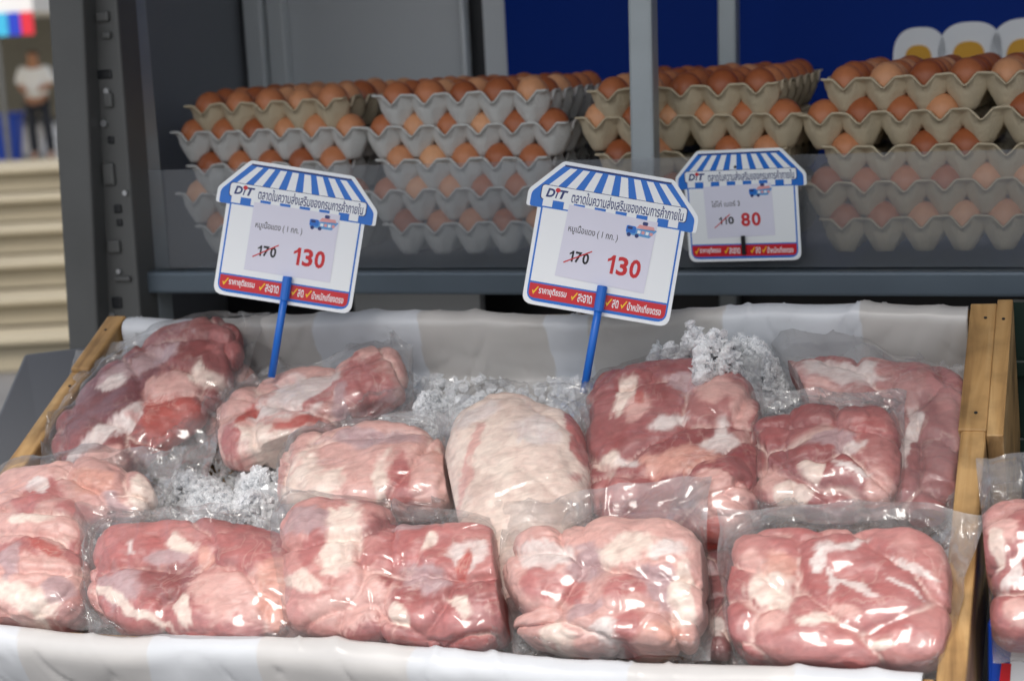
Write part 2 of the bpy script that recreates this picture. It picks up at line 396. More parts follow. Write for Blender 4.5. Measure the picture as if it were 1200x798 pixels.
# ------------------------------------------------------------------ setting: ground, steps, plaza
tag(mesh('ground', [(-400, -400, 0), (400, -400, 0), (400, 400, 0), (-400, 400, 0)], [(0, 1, 2, 3)], M['asphalt']), 'grey concrete ground around the stall', kind='structure')
def build_steps():
    n = 6; rise = 0.148; depth0 = 8.9; go = 0.40
    x0, x1 = -9.0, 1.0
    root = empty('stone_steps', (-3.5, depth0, 0)); tag(root, 'pale sandstone steps leading up behind the truck', kind='structure')
    for i in range(n):
        y = depth0 + go * i
        t = box('step', ID, x0, x1, y, y + go * 1.02 + (0.3 if i == n - 1 else 0.0), rise * i + 0.031 * (i > 0), rise * (i + 1), M['stone'], root, bevel=0.012)
        box('tread', ID, x0, x1, y - 0.05, y + go * 0.9, rise * (i + 1) + 0.001, rise * (i + 1) + 0.03, M['stone'], root, bevel=0.008)
    return depth0 + go * n, rise * n
SY, SZ = build_steps()
# the terrace behind the steps falls gently away to where the person stands
g = Geo()
g.add([(-40, SY + 0.25, SZ - 0.006), (15, SY + 0.25, SZ - 0.006), (15, 70, CAM_Z - 3.9), (-40, 70, CAM_Z - 3.9)], [(0, 1, 2, 3)])
g.add([(-40, SY + 0.2, -0.3), (15, SY + 0.2, -0.3), (15, SY + 0.25, SZ - 0.006), (-40, SY + 0.25, SZ - 0.006)], [(0, 1, 2, 3)])
tag(g.build('terrace', M['stone']), 'pale stone terrace beyond the steps', kind='structure')

# ------------------------------------------------------------------ truck body
SHELF_B = 2.10
TR0 = truck(-1.2, 2.3, 0.0)
body = empty('market_truck', truck(-0.6, 2.4, -CAM_Z))
tag(body, 'open sided truck body with navy, grey and black panels holding the egg trays', 'truck')
aL = truck_px((150, 200), 2.14)[0]
wall_a = truck_px((290, 60), 2.80)[0]
navy_a = truck_px((595, 60), 2.80)[0]
gap_a0 = truck_px((548, 60), 2.80)[0]; gap_a1 = truck_px((568, 60), 2.80)[0]
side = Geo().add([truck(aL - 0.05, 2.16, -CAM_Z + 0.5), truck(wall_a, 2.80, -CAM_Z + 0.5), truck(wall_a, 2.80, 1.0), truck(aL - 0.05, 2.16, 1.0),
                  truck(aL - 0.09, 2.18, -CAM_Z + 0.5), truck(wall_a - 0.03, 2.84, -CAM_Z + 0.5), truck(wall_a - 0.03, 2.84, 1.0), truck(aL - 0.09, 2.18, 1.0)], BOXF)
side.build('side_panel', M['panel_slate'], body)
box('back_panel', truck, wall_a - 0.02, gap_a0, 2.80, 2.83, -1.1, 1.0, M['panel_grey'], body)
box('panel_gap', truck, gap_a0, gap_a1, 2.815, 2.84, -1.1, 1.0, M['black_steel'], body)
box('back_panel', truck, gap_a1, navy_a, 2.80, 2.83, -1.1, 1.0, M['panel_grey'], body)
box('back_panel', truck, navy_a, 1.6, 2.795, 2.83, -0.34, 1.0, M['navy'], body)
box('back_panel', truck, navy_a, 1.6, 2.795, 2.83, -1.1, -0.343, M['black_steel'], body)
for x0, x1, b in ((291, 312, 2.775), (318, 338, 2.785)):
    a0 = truck_px((x0, 60), b)[0]; a1 = truck_px((x1, 60), b)[0]
    box('corner_trim', truck, a0, a1, b - 0.012, b + 0.012, -0.3, 1.0, M['silver'], body, bevel=0.004)
a0 = truck_px((541, 60), 2.78)[0]; a1 = truck_px((547, 60), 2.78)[0]
box('corner_trim', truck, a0, a1, 2.775, 2.797, -0.3, 1.0, M['silver'], body, bevel=0.003)
# roof and its raised side flap, far above the picture: it shades the inside and the back of the crate
ROOF_EDGE_B = 0.70
box('roof', truck, -2.2, 2.2, ROOF_EDGE_B, 2.9, 1.0, 1.04, M['panel_grey'], body)
box('end_panel', truck, 1.6, 1.64, 2.14, 2.83, -1.1, 1.0, M['panel_dark'], body)
# shelf
box('shelf', truck, truck_px((172, 320), SHELF_B)[0], 1.2, SHELF_B + 0.003, 2.79, -0.335, -0.318, M['shelf_steel'], body)
a_l = truck_px((172, 320), SHELF_B)[0]
box('shelf_rail', truck, a_l, 1.2, SHELF_B - 0.025, SHELF_B, -0.333, -0.303, M['shelf_steel'], body, bevel=0.004)
box('under_panel', truck, truck_px((415, 350), 2.45)[0], truck_px((562, 350), 2.45)[0], 2.45, 2.47, -1.1, -0.34, M['panel_grey'], body)
box('under_panel', truck, -1.6, 1.6, 2.6, 2.62, -1.2, -0.34, M['black_steel'], body)
box('truck_floor', truck, -2.0, 1.7, 2.12, 2.84, -1.15, -1.1, M['black_steel'], body)
# tube posts
def post_px(name, x0, y0, x1, y1, w, b, mat, depth=0.03, parent=body):
    a0, z0 = truck_px((x0, y0), b); a1, z1 = truck_px((x1, y1), b)
    k = (a1 - a0) / (z1 - z0); zt = 1.0; zb = -0.9 if y1 > 300 else z1
    at = a0 + k * (zt - z0); ab = a0 + k * (zb - z0)
    v = [truck(ab, b, zb), truck(ab + w, b, zb), truck(ab + w, b + depth, zb), truck(ab, b + depth, zb),
         truck(at, b, zt), truck(at + w, b, zt), truck(at + w, b + depth, zt), truck(at, b + depth, zt)]
    return mesh(name, np.array(v) - np.array(parent.location), BOXF, mat, parent, bevel=0.004)
post_px('post', 735, 0, 741, 315, 0.031, 2.115, M['grey_steel'])
post_px('post', 840, 0, 842, 315, 0.028, 2.56, M['grey_steel'])
post_px('post', 131, 0, 166, 375, 0.030, 2.10, M['grey_steel'], depth=0.04)
# fried eggs printed on the navy panel
def arch(cx, cy, rx, ry, b, mat, name, thick):
    a, z = truck_px((cx, cy), b); s = 2056 / 2.65
    pts = [(a + rx / s * 1.06 * math.copysign(abs(math.cos(t)) ** 0.75, math.cos(t)), z + ry / s * math.copysign(abs(math.sin(t)) ** 0.8, math.sin(t))) for t in np.linspace(0, 2 * math.pi, 36, endpoint=False)]
    n = len(pts)
    v = [truck(p, b, q) for p, q in pts] + [truck(p, b + thick, q) for p, q in pts]
    f = [tuple(range(n)), tuple(range(n, 2 * n))[::-1]] + [(i, n + i, n + (i + 1) % n, (i + 1) % n) for i in range(n)]
    mesh(name, np.array(v) - np.array(body.location), f, mat, body)
for cx, cy, rx, ry in ((1078, 70, 30, 38), (1137, 68, 36, 42), (1203, 66, 40, 44)):
    arch(cx, cy, rx, ry, 2.793, M['white_print'], 'printed_egg_white', 0.0015)
    arch(cx - 2, cy + 4, rx * 0.5, ry * 0.55, 2.7905, M['yolk_print'], 'printed_yolk', 0.0015)
# acrylic guard along the shelf
z_top = truck_px((420, 194), 2.093)[1]
pane = box('acrylic_guard', truck, a_l, 1.2, 2.093, 2.096, -0.30, z_top, M['pane'])
tag(pane, 'hazy clear acrylic guard standing along the front of the egg shelf', 'guard')

# dark slotted pillar at the truck's corner
pil = empty('slotted_pillar', truck(truck_px((110, 300), 2.0)[0], 2.0, -CAM_Z))
tag(pil, 'dark steel pillar with slots, bolts and brackets at the truck corner', 'pillar')
b0 = 2.02
def slanted(x0t, x1t, x0b, x1b, b, depth, name, mat, parent, bev=0.004):
    (at0, zt), (at1, _), (ab0, zb), (ab1, _) = truck_px((x0t, -60), b), truck_px((x1t, -60), b), truck_px((x0b, 470), b), truck_px((x1b, 470), b)
    def ex(aa, bb, z): return aa + (bb - aa) * (z - zt) / (zb - zt)
    Z0, Z1 = -1.3, 0.9
    v = [truck(ex(at0, ab0, Z0), b, Z0), truck(ex(at1, ab1, Z0), b, Z0), truck(ex(at1, ab1, Z0), b + depth, Z0), truck(ex(at0, ab0, Z0), b + depth, Z0),
         truck(ex(at0, ab0, Z1), b, Z1), truck(ex(at1, ab1, Z1), b, Z1), truck(ex(at1, ab1, Z1), b + depth, Z1), truck(ex(at0, ab0, Z1), b + depth, Z1)]
    return mesh(name, np.array(v) - np.array(parent.location), BOXF, mat, parent, bevel=bev)
slanted(52, 94, 84, 118, b0, 0.05, 'flange', M['dark_steel'], pil)
slanted(92, 132, 118, 172, b0 + 0.03, 0.05, 'channel', M['dark_steel'], pil)
slanted(94, 98, 117, 121, b0 + 0.012, 0.02, 'channel_lip', M['grey_steel'], pil, 0.001)
rr = random.Random(5)
for y, h, w in ((20, 14, 20), (42, 10, 14), (88, 12, 30), (118, 20, 14), (165, 10, 10), (205, 30, 18), (246, 12, 12), (262, 10, 9), (290, 18, 20), (328, 8, 26), (356, 16, 16), (388, 14, 20)):
    xc = 113 + (y / 400) * 26
    a, z = truck_px((xc + rr.uniform(-4, 6), y), b0 + 0.02); s = 2.1 / 2056
    if rr.random() < 0.6:
        box('slot', truck, a - w * s / 2, a + w * s / 2, b0 + 0.0275, b0 + 0.034, z - h * s / 2, z + h * s / 2, M['clip'], pil, bevel=0.002)
    else:
        box('bracket', truck, a - w * s / 2, a + w * s / 2, b0 + 0.024, b0 + 0.036, z - h * s / 2, z + h * s / 2, M['dark_steel'], pil, bevel=0.003)
    if rr.random() < 0.6:
        g = Geo(); q = truck(a + rr.uniform(-0.016, 0.016), b0 + 0.029, z + rr.uniform(0.008, 0.024)); g.tube(q, q - TB * 0.004, rr.uniform(0.003, 0.0055), 8)
        g.build('bolt', M['bolt'], pil)

# dark plate leaning beside the crate
q = [at_depth(p, dd) for p, dd in (((28, 414), 2.35), ((112, 404), 2.35), ((70, 640), 2.05), ((-70, 640), 2.05))]
nn = norm(np.cross(q[1] - q[0], q[3] - q[0])) * 0.03
tag(mesh('ramp_plate', q + [p + nn for p in q], [(0, 1, 2, 3), (7, 6, 5, 4), (0, 4, 5, 1), (1, 5, 6, 2), (2, 6, 7, 3), (3, 7, 4, 0)], M['panel_dark'], bevel=0.005),
    'plain dark grey sloping plate to the left of the wooden crate', 'plate')
# green crate behind the right end
gc = empty('green_crate', truck(0.12, 1.90, -0.75)); tag(gc, 'dark green plastic crate behind the right end of the wooden crate', 'crate')
ga = truck_px((1186, 450), 1.93)[0]
box('side_wall', truck, ga, ga + 0.36, 1.93, 1.95, -0.85, -0.315, M['green'], gc)
for i in range(6):
    box('rib', truck, ga, ga + 0.36, 1.915, 1.929, -0.82 + i * 0.085, -0.80 + i * 0.085, M['green'], gc, bevel=0.003)

# ------------------------------------------------------------------ egg trays and eggs
PITCH_E = 0.0485
def tray_mesh(name, mat, nx=5, ny=6, seed=0):
    R = 16
    mx, my = 0.56, 0.56                    # margins in cells beyond the outer egg centres
    xs = np.linspace(-mx, nx - 1 + mx, int((nx - 1 + 2 * mx) * R) + 1); ys = np.linspace(-my, ny - 1 + my, int((ny - 1 + 2 * my) * R) + 1)
    X, Y = np.meshgrid(xs, ys, indexing='ij')
    tri = lambda q: 4 * np.abs(q - np.round(q)) - 1
    g = (tri(X) + tri(Y)) / 2 * 1.08
    z = np.clip(g, -0.82, 0.52) * 0.0240
    ed = np.minimum(np.minimum(X + mx, nx - 1 + mx - X), np.minimum(Y + my, ny - 1 + my - Y)); z = z + 0.0100 * np.clip(1 - ed / 0.42, 0, 1)
    dxc = (X - np.clip(np.round(X), 0, nx - 1)) * PITCH_E; dyc = (Y - np.clip(np.round(Y), 0, ny - 1)) * PITCH_E; rc = np.maximum(np.maximum(np.abs(dxc), np.abs(dyc)), (np.abs(dxc) + np.abs(dyc)) / 1.32)
    low = np.maximum(-0.003, -0.003 + (rc - 0.0100) * 1.96) - 0.0185
    z = np.where(rc < 0.0240, np.minimum(z, low), z)
    px = (X - (nx - 1) / 2) * PITCH_E; py = (Y - (ny - 1) / 2) * PITCH_E
    # the 5-cell side is widened by a flat rim so the tray comes out nearly square
    z = z + 0.0012 * vnoise(np.stack([px * 60, py * 60, px * 0 + seed], -1), seed)
    top = np.stack([px, py, z + 0.0185], -1).reshape(-1, 3)
    f = grid_faces(len(xs), len(ys))
    me = mesh_data(name, top, f, mat, True)
    return me
def add_solid(o, t=0.0022):
    s = o.modifiers.new('thickness', 'SOLIDIFY'); s.thickness = t; s.offset = -1
def egg_mesh():
    nu, nv = 20, 14
    v = []
    for i in range(nu):
        th = 2 * math.pi * i / nu
        for j in range(nv):
            ph = math.pi * (j + 0.0) / (nv - 1)
            z = -math.cos(ph); k = 1 + 0.10 * z
            v.append((0.0222 * math.sin(ph) * k * math.cos(th), 0.0222 * math.sin(ph) * k * math.sin(th), 0.0290 * z))
    return mesh_data('egg', v, grid_faces(nu, nv, True), M['egg'], True)
EGG = egg_mesh()
TRAYS = {c: [tray_mesh('egg_tray', M['pulp_' + c], seed=s) for s in (1, 2)] for c in ('grey', 'tan')}
ORD = ['first', 'second', 'third', 'fourth', 'fifth', 'sixth']
STACKS = [('leftmost stack', -1.185, ['tan', 'grey', 'grey', 'grey', 'grey']), ('second stack from left', -0.889, ['grey', 'grey', 'grey', 'grey', 'grey']),
          ('second stack from right', -0.583, ['tan', 'tan', 'tan', 'grey', 'grey']), ('rightmost stack', -0.288, ['tan', 'tan', 'tan', 'tan', 'tan'])]
LAY_NAME = ['top', 'second', 'third', 'fourth', 'bottom']
gaps = [0, 0.040, 0.0445, 0.041, 0.0455]
er = random.Random(3)
for si, (sname, sa, cols) in enumerate(STACKS):
    jit = er.uniform(-0.004, 0.004)
    zc = -0.290 + sum(gaps[1:])
    for k in range(5):
        if k: zc -= gaps[k]
        wide = (k % 2 == 1)                 # every other tray is turned so that six eggs face the front
        nfront, ndeep = (6, 5) if wide else (5, 6)
        yaw = TY + (math.pi / 2 if wide else 0) + er.uniform(-0.02, 0.02)
        cen = truck(sa + jit + er.uniform(-0.004, 0.004), 2.178 + ndeep * PITCH_E / 2 + er.uniform(-0.004, 0.004), zc)
        t = link(bpy.data.objects.new('egg_tray', TRAYS[cols[k]][(k + si) % 2])); add_solid(t)
        t.location = tuple(cen); t.rotation_euler = (er.uniform(-0.012, 0.012), er.uniform(-0.012, 0.012), yaw)
        colour = 'tan' if cols[k] == 'tan' else 'grey'
        tag(t, f'{colour} paper pulp egg tray, {LAY_NAME[k]} one of the {sname}', 'egg tray', 'stacked egg trays on the truck shelf')
        for r in range(ndeep if k == 0 else 1):
            for c in range(nfront):
                if k and er.random() < 0.03: continue
                e = link(bpy.data.objects.new('egg', EGG))
                lx, ly = (c - (nfront - 1) / 2) * PITCH_E, (r - (ndeep - 1) / 2) * PITCH_E
                if wide: lx, ly = ly, -lx            # the turned tray's own axes
                e.location = t.matrix_basis @ Vector((lx, ly, 0.0285 + er.uniform(-0.001, 0.002)))
                e.rotation_euler = (er.uniform(-0.12, 0.12), er.uniform(-0.12, 0.12), er.uniform(0, 6))
                s = er.uniform(0.94, 1.02); e.scale = (s, s, s)
                if k == 0:
                    lab = f'brown egg, {ORD[c]} from left in {"front" if r == 0 else ORD[r]} row of top tray, {sname}'
                else:
                    lab = f'brown egg, {ORD[c]} from left showing in {LAY_NAME[k]} tray, {sname}'
                tag(e, lab, 'egg', 'brown eggs in the trays')

# ------------------------------------------------------------------ wooden crate with its liner and ice
W = 1.017; DEP = 0.48; BED = -0.078
crate = empty('wooden_crate', tray(-W / 2, DEP / 2, -0.12)); tag(crate, 'sloping pine crate filled with ice and bagged meat', 'crate')
T = tray
box('side_board', T, -0.010, 0.014, -0.03, 0.335, -0.13, -0.001, M['wood'], crate, bevel=0.003)
box('side_board', T, -0.012, 0.0143, 0.30, DEP + 0.02, -0.14, 0.001, M['wood'], crate, bevel=0.0012)
box('corner_post', T, 0.0145, 0.030, 0.29, DEP + 0.024, -0.34, 0.003, M['wood'], crate, bevel=0.0012)
box('side_board', T, -W - 0.022, -W + 0.004, -0.03, 0.40, -0.13, -0.004, M['wood'], crate, bevel=0.003)
box('side_board', T, -W - 0.020, -W + 0.006, 0.395, DEP + 0.02, -0.14, 0.002, M['wood'], crate, bevel=0.003)
box('back_board', T, -W + 0.006, -0.0125, DEP, DEP + 0.0195, -0.13, -0.004, M['wood'], crate, bevel=0.003)
box('front_board', T, -W + 0.004, -0.0105, -0.026, -0.004, -0.16, -0.006, M['wood'], crate, bevel=0.003)
box('bottom_board', T, -W + 0.004, -0.0125, -0.004, DEP, -0.14, -0.10, M['wood'], crate)

for nu_, nv_, nz_ in ((0.004, 0.475, 0.001), (0.003, 0.325, 0.001), (0.022, 0.47, 0.003), (-W - 0.008, 0.47, 0.002), (-W - 0.009, 0.37, -0.004)):
    g = Geo(); g.tube(tray(nu_, nv_, nz_ - 0.004), tray(nu_, nv_, nz_ + 0.0008), 0.0017, 10); g.build('nail', M['black_steel'], crate)
def liner(name, prof, u0, u1, breaks, first_white, label, seed, amp, tone):
    prof = np.array(prof)
    seg = np.concatenate([[0], np.cumsum(np.linalg.norm(np.diff(prof, axis=0), axis=1))])
    nt_ = 46; s = np.linspace(0, seg[-1], nt_)
    pv = np.interp(s, seg, prof[:, 0]); pn = np.interp(s, seg, prof[:, 1])
    for _ in range(3):
        pv[1:-1] = (pv[:-2] + 2 * pv[1:-1] + pv[2:]) / 4; pn[1:-1] = (pn[:-2] + 2 * pn[1:-1] + pn[2:]) / 4
    nu = 460; us = np.linspace(u0, u1, nu)
    U, S = np.meshgrid(us, s, indexing='ij'); V = np.broadcast_to(pv, U.shape).copy(); NN = np.broadcast_to(pn, U.shape).copy()
    P3 = np.stack([U * 9, S * 14, U * 0], -1)
    w = fbm(P3, seed, 3) * amp + np.clip(ridged(np.stack([U * 16 + S * 9, S * 12 - U * 3, U * 0], -1), seed + 5, 2), 0, 1) ** 3 * amp * 0.9
    w = w + 0.0022 * np.clip(1 - np.abs(vnoise(np.stack([U * 38 + S * 22, S * 9 - U * 12, U * 0 + 4], -1), seed + 8)) * 6, 0, 1) * np.clip(vnoise(np.stack([U * 12, S * 12, U * 0], -1), seed + 9) * 2.5, 0, 1)
    V += w * 0.8; NN += w * 0.8 * np.sign(0.5) + 0.004 * np.sin(U * 13 + seed)
    pts = P0 + U[..., None] * L + V[..., None] * D + NN[..., None] * N
    col = np.zeros(U.shape + (4,)); col[..., 3] = 1
    white = np.array(srgb(202, 205, 209)[:3]); beige = np.array(srgb(*tone)[:3])
    uw = U + 0.006 * fbm(np.stack([U * 20, S * 30, U * 0 + 3], -1), seed, 3)
    state = np.zeros(U.shape)
    cur = 1.0 if first_white else 0.0
    state += cur
    for bk in breaks:
        nxt = 1 - cur
        t = np.clip((uw - bk) / 0.0016 + 0.5, 0, 1); state = state * (1 - t) + nxt * t; cur = nxt
    dirt = 1 + 0.10 * fbm(np.stack([U * 30, S * 40, U * 0 + 9], -1), seed + 3, 4)
    col[..., :3] = (beige + (white - beige) * state[..., None]) * dirt[..., None]
    o = mesh(name, pts.reshape(-1, 3), grid_faces(nu, nt_), M['liner'], None, True)
    set_color(o.data, 'print', np.clip(col, 0, 1))
    sm = o.modifiers.new('thickness', 'SOLIDIFY'); sm.thickness = 0.0006; sm.offset = 1
    tag(o, label, 'liner')
def u_at(x, y, n=0.0): return tray_uv((x, y), n)[0]
bk = [u_at(x, 400, -0.02) for x in (236, 372, 492, 640, 690, 850, 1008)]
liner('plastic_liner', [(DEP + 0.026, -0.05), (DEP + 0.026, -0.004), (DEP + 0.014, 0.006), (DEP - 0.004, 0.004), (DEP - 0.010, -0.02), (DEP - 0.014, -0.074), (DEP - 0.09, -0.078)],
      -W + 0.010, -0.014, bk, True, 'white and beige plastic sheet folded over the back board of the crate', 4, 0.004, (188, 185, 181))
bk = [u_at(x, y) for x, y in ((-60, 730), (28, 735), (180, 742), (310, 750), (487, 757), (738, 768), (935, 780))]
liner('plastic_liner', [(-0.034, -0.14), (-0.034, -0.03), (-0.032, -0.006), (-0.020, 0.003), (-0.004, 0.001), (0.000, -0.02), (0.004, -0.07)],
      -W - 0.02, -0.020, bk, False, 'white and beige plastic sheet folded over the front board of the crate', 9, 0.0035, (199, 197, 195))

ICO_V = None
def ico():
    t = (1 + 5 ** 0.5) / 2
    v = np.array([(-1, t, 0), (1, t, 0), (-1, -t, 0), (1, -t, 0), (0, -1, t), (0, 1, t), (0, -1, -t), (0, 1, -t), (t, 0, -1), (t, 0, 1), (-t, 0, -1), (-t, 0, 1)], float)
    f = np.array([(0, 11, 5), (0, 5, 1), (0, 1, 7), (0, 7, 10), (0, 10, 11), (1, 5, 9), (5, 11, 4), (11, 10, 2), (10, 7, 6), (7, 1, 8), (3, 9, 4), (3, 4, 2), (3, 2, 6), (3, 6, 8), (3, 8, 9), (4, 9, 5), (2, 4, 11), (6, 2, 10), (8, 6, 7), (9, 8, 1)])
    return v / np.linalg.norm(v[0]), f
IV, IF = ico()
def shards(points, sizes, seed):
    """crushed ice: one angular splinter per point"""
    r = np.random.default_rng(seed); n = len(points)
    k = 1 + r.uniform(-0.45, 0.45, (n, 12, 1)); sc = r.uniform(0.28, 1.6, (n, 1, 3))
    ang = r.normal(size=(n, 4)); ang /= np.linalg.norm(ang, axis=1, keepdims=True)
    w, x, y, z = ang.T
    Rm = np.stack([np.stack([1 - 2 * (y * y + z * z), 2 * (x * y - z * w), 2 * (x * z + y * w)], -1), np.stack([2 * (x * y + z * w), 1 - 2 * (x * x + z * z), 2 * (y * z - x * w)], -1), np.stack([2 * (x * z - y * w), 2 * (y * z + x * w), 1 - 2 * (x * x + y * y)], -1)], 1)
    v = IV[None] * k * sc; v = np.einsum('nij,nkj->nki', Rm, v) * np.asarray(sizes)[:, None, None] + np.asarray(points)[:, None, :]
    f = (IF[None] + (np.arange(n) * 12)[:, None, None]).reshape(-1, 3)
    return v.reshape(-1, 3), f
def ice_pile(ells, count, seed, label, base=-0.06, size=(0.0011, 0.0040)):
    r = np.random.default_rng(seed); P = []
    for (x, y, rx, ry, h) in ells:
        c = np.array(tray_uv((x, y), base + h)); ex = np.array(tray_uv((x + rx, y), base + h)) - c; ey = np.array(tray_uv((x, y - ry), base + h)) - c
        m = int(count * rx * ry / sum(e[2] * e[3] for e in ells))
        t = r.uniform(0, 2 * np.pi, m); q = np.sqrt(r.uniform(0, 1, m)) * (1 + 0.15 * np.sin(3 * t + seed))
        uv = c + (q * np.cos(t))[:, None] * ex + (q * np.sin(t))[:, None] * ey
        top = h * np.clip(1 - q ** 2, 0, 1) ** 0.7 * (0.75 + 0.5 * vnoise(np.stack([uv[:, 0] * 45, uv[:, 1] * 45, uv[:, 0] * 0], -1), seed))
        n = base + top * (0.55 + 0.45 * r.uniform(0, 1, m) ** 0.4)
        P.append(P0 + uv[:, :1] * L + uv[:, 1:] * D + n[:, None] * N)
    P = np.concatenate(P); s = r.uniform(size[0], size[1], len(P)) * np.where(r.random(len(P)) < 0.05, 1.7, 1)
    v, f = shards(P, s, seed)
    tag(mesh('crushed_ice', v, f, M['ice']), label, 'ice', kind='stuff')
# the bed of ice under everything
r = np.random.default_rng(1); m = 9000
uv = np.stack([r.uniform(-W + 0.01, -0.012, m), r.uniform(0.008, DEP - 0.02, m)], -1)
n = -0.070 + 0.012 * fbm(np.stack([uv[:, 0] * 25, uv[:, 1] * 25, uv[:, 0] * 0], -1), 3) + r.uniform(-0.004, 0.004, m)
v, f = shards(P0 + uv[:, :1] * L + uv[:, 1:] * D + n[:, None] * N, r.uniform(0.003, 0.006, m), 5)
tag(mesh('crushed_ice', v, f, M['ice']), 'thin bed of crushed ice lining the crate under the bags', 'ice', kind='stuff')
ice_pile([(255, 578, 84, 46, 0.068), (212, 545, 46, 28, 0.055), (305, 548, 46, 22, 0.04)], 10500, 21, 'heap of crushed ice left of centre between the left bags')
ice_pile([(520, 468, 82, 30, 0.055), (470, 478, 44, 16, 0.045)], 6500, 22, 'low heap of crushed ice against the back board near the left sign')
ice_pile([(828, 386, 56, 44, 0.115), (772, 398, 44, 26, 0.075), (872, 396, 46, 18, 0.075), (740, 440, 50, 10, 0.04)], 12500, 23, 'tall heap of crushed ice at the back board behind the large red pack')
ice_pile([(686, 605, 22, 26, 0.055)], 500, 24, 'small clump of crushed ice between the cream pack and the red pack')
ice_pile([(838, 715, 14, 34, 0.014), (605, 735, 10, 12, 0.015)], 160, 25, 'pocket of wet crushed ice between the two right front bags')
ice_pile([(1000, 445, 60, 12, 0.02)], 400, 26, 'scatter of crushed ice at the back right under loose plastic')

# ------------------------------------------------------------------ meat packs
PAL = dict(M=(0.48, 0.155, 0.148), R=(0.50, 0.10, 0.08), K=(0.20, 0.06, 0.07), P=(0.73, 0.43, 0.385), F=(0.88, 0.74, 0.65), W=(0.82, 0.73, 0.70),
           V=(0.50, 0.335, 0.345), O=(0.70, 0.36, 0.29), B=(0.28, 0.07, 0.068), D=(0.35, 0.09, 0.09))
def cube_sphere(n):
    a = np.tan(np.linspace(-math.pi / 4, math.pi / 4, n + 1)); X, Y = np.meshgrid(a, a, indexing='ij'); o = np.ones_like(X)
    V = []; F = []; off = 0
    for fx in ((X, Y, o), (Y, X, -o), (o, X, Y), (-o, Y, X), (Y, o, X), (X, -o, Y)):
        V.append(np.stack(fx, -1).reshape(-1, 3)); F.append(grid_faces(n + 1, n + 1) + off); off += (n + 1) ** 2
    V = np.concatenate(V); V /= np.linalg.norm(V, axis=1, keepdims=True); F = np.concatenate(F)
    key = np.round(V * 1e5).astype(np.int64); _, idx, inv = np.unique(key, axis=0, return_index=True, return_inverse=True)
    return V[idx], inv.ravel()[F]
CSV, CSF = cube_sphere(52)
def homography(dst):
    src = [(0, 0), (1, 0), (1, 1), (0, 1)]; A = []; bb = []
    for (x, y), (X, Y) in zip(src, dst):
        A += [[x, y, 1, 0, 0, 0, -X * x, -X * y], [0, 0, 0, x, y, 1, -Y * x, -Y * y]]; bb += [X, Y]
    h = np.linalg.solve(np.array(A), np.array(bb)); return np.append(h, 1).reshape(3, 3)
def happly(H, p):
    q = np.concatenate([p, np.ones(p.shape[:-1] + (1,))], -1) @ H.T; return q[..., :2] / q[..., 2:]
def rot2(d):
    a = math.radians(d); return np.array([math.cos(a), math.sin(a)]), np.array([-math.sin(a), math.cos(a)])
SEED = [100]
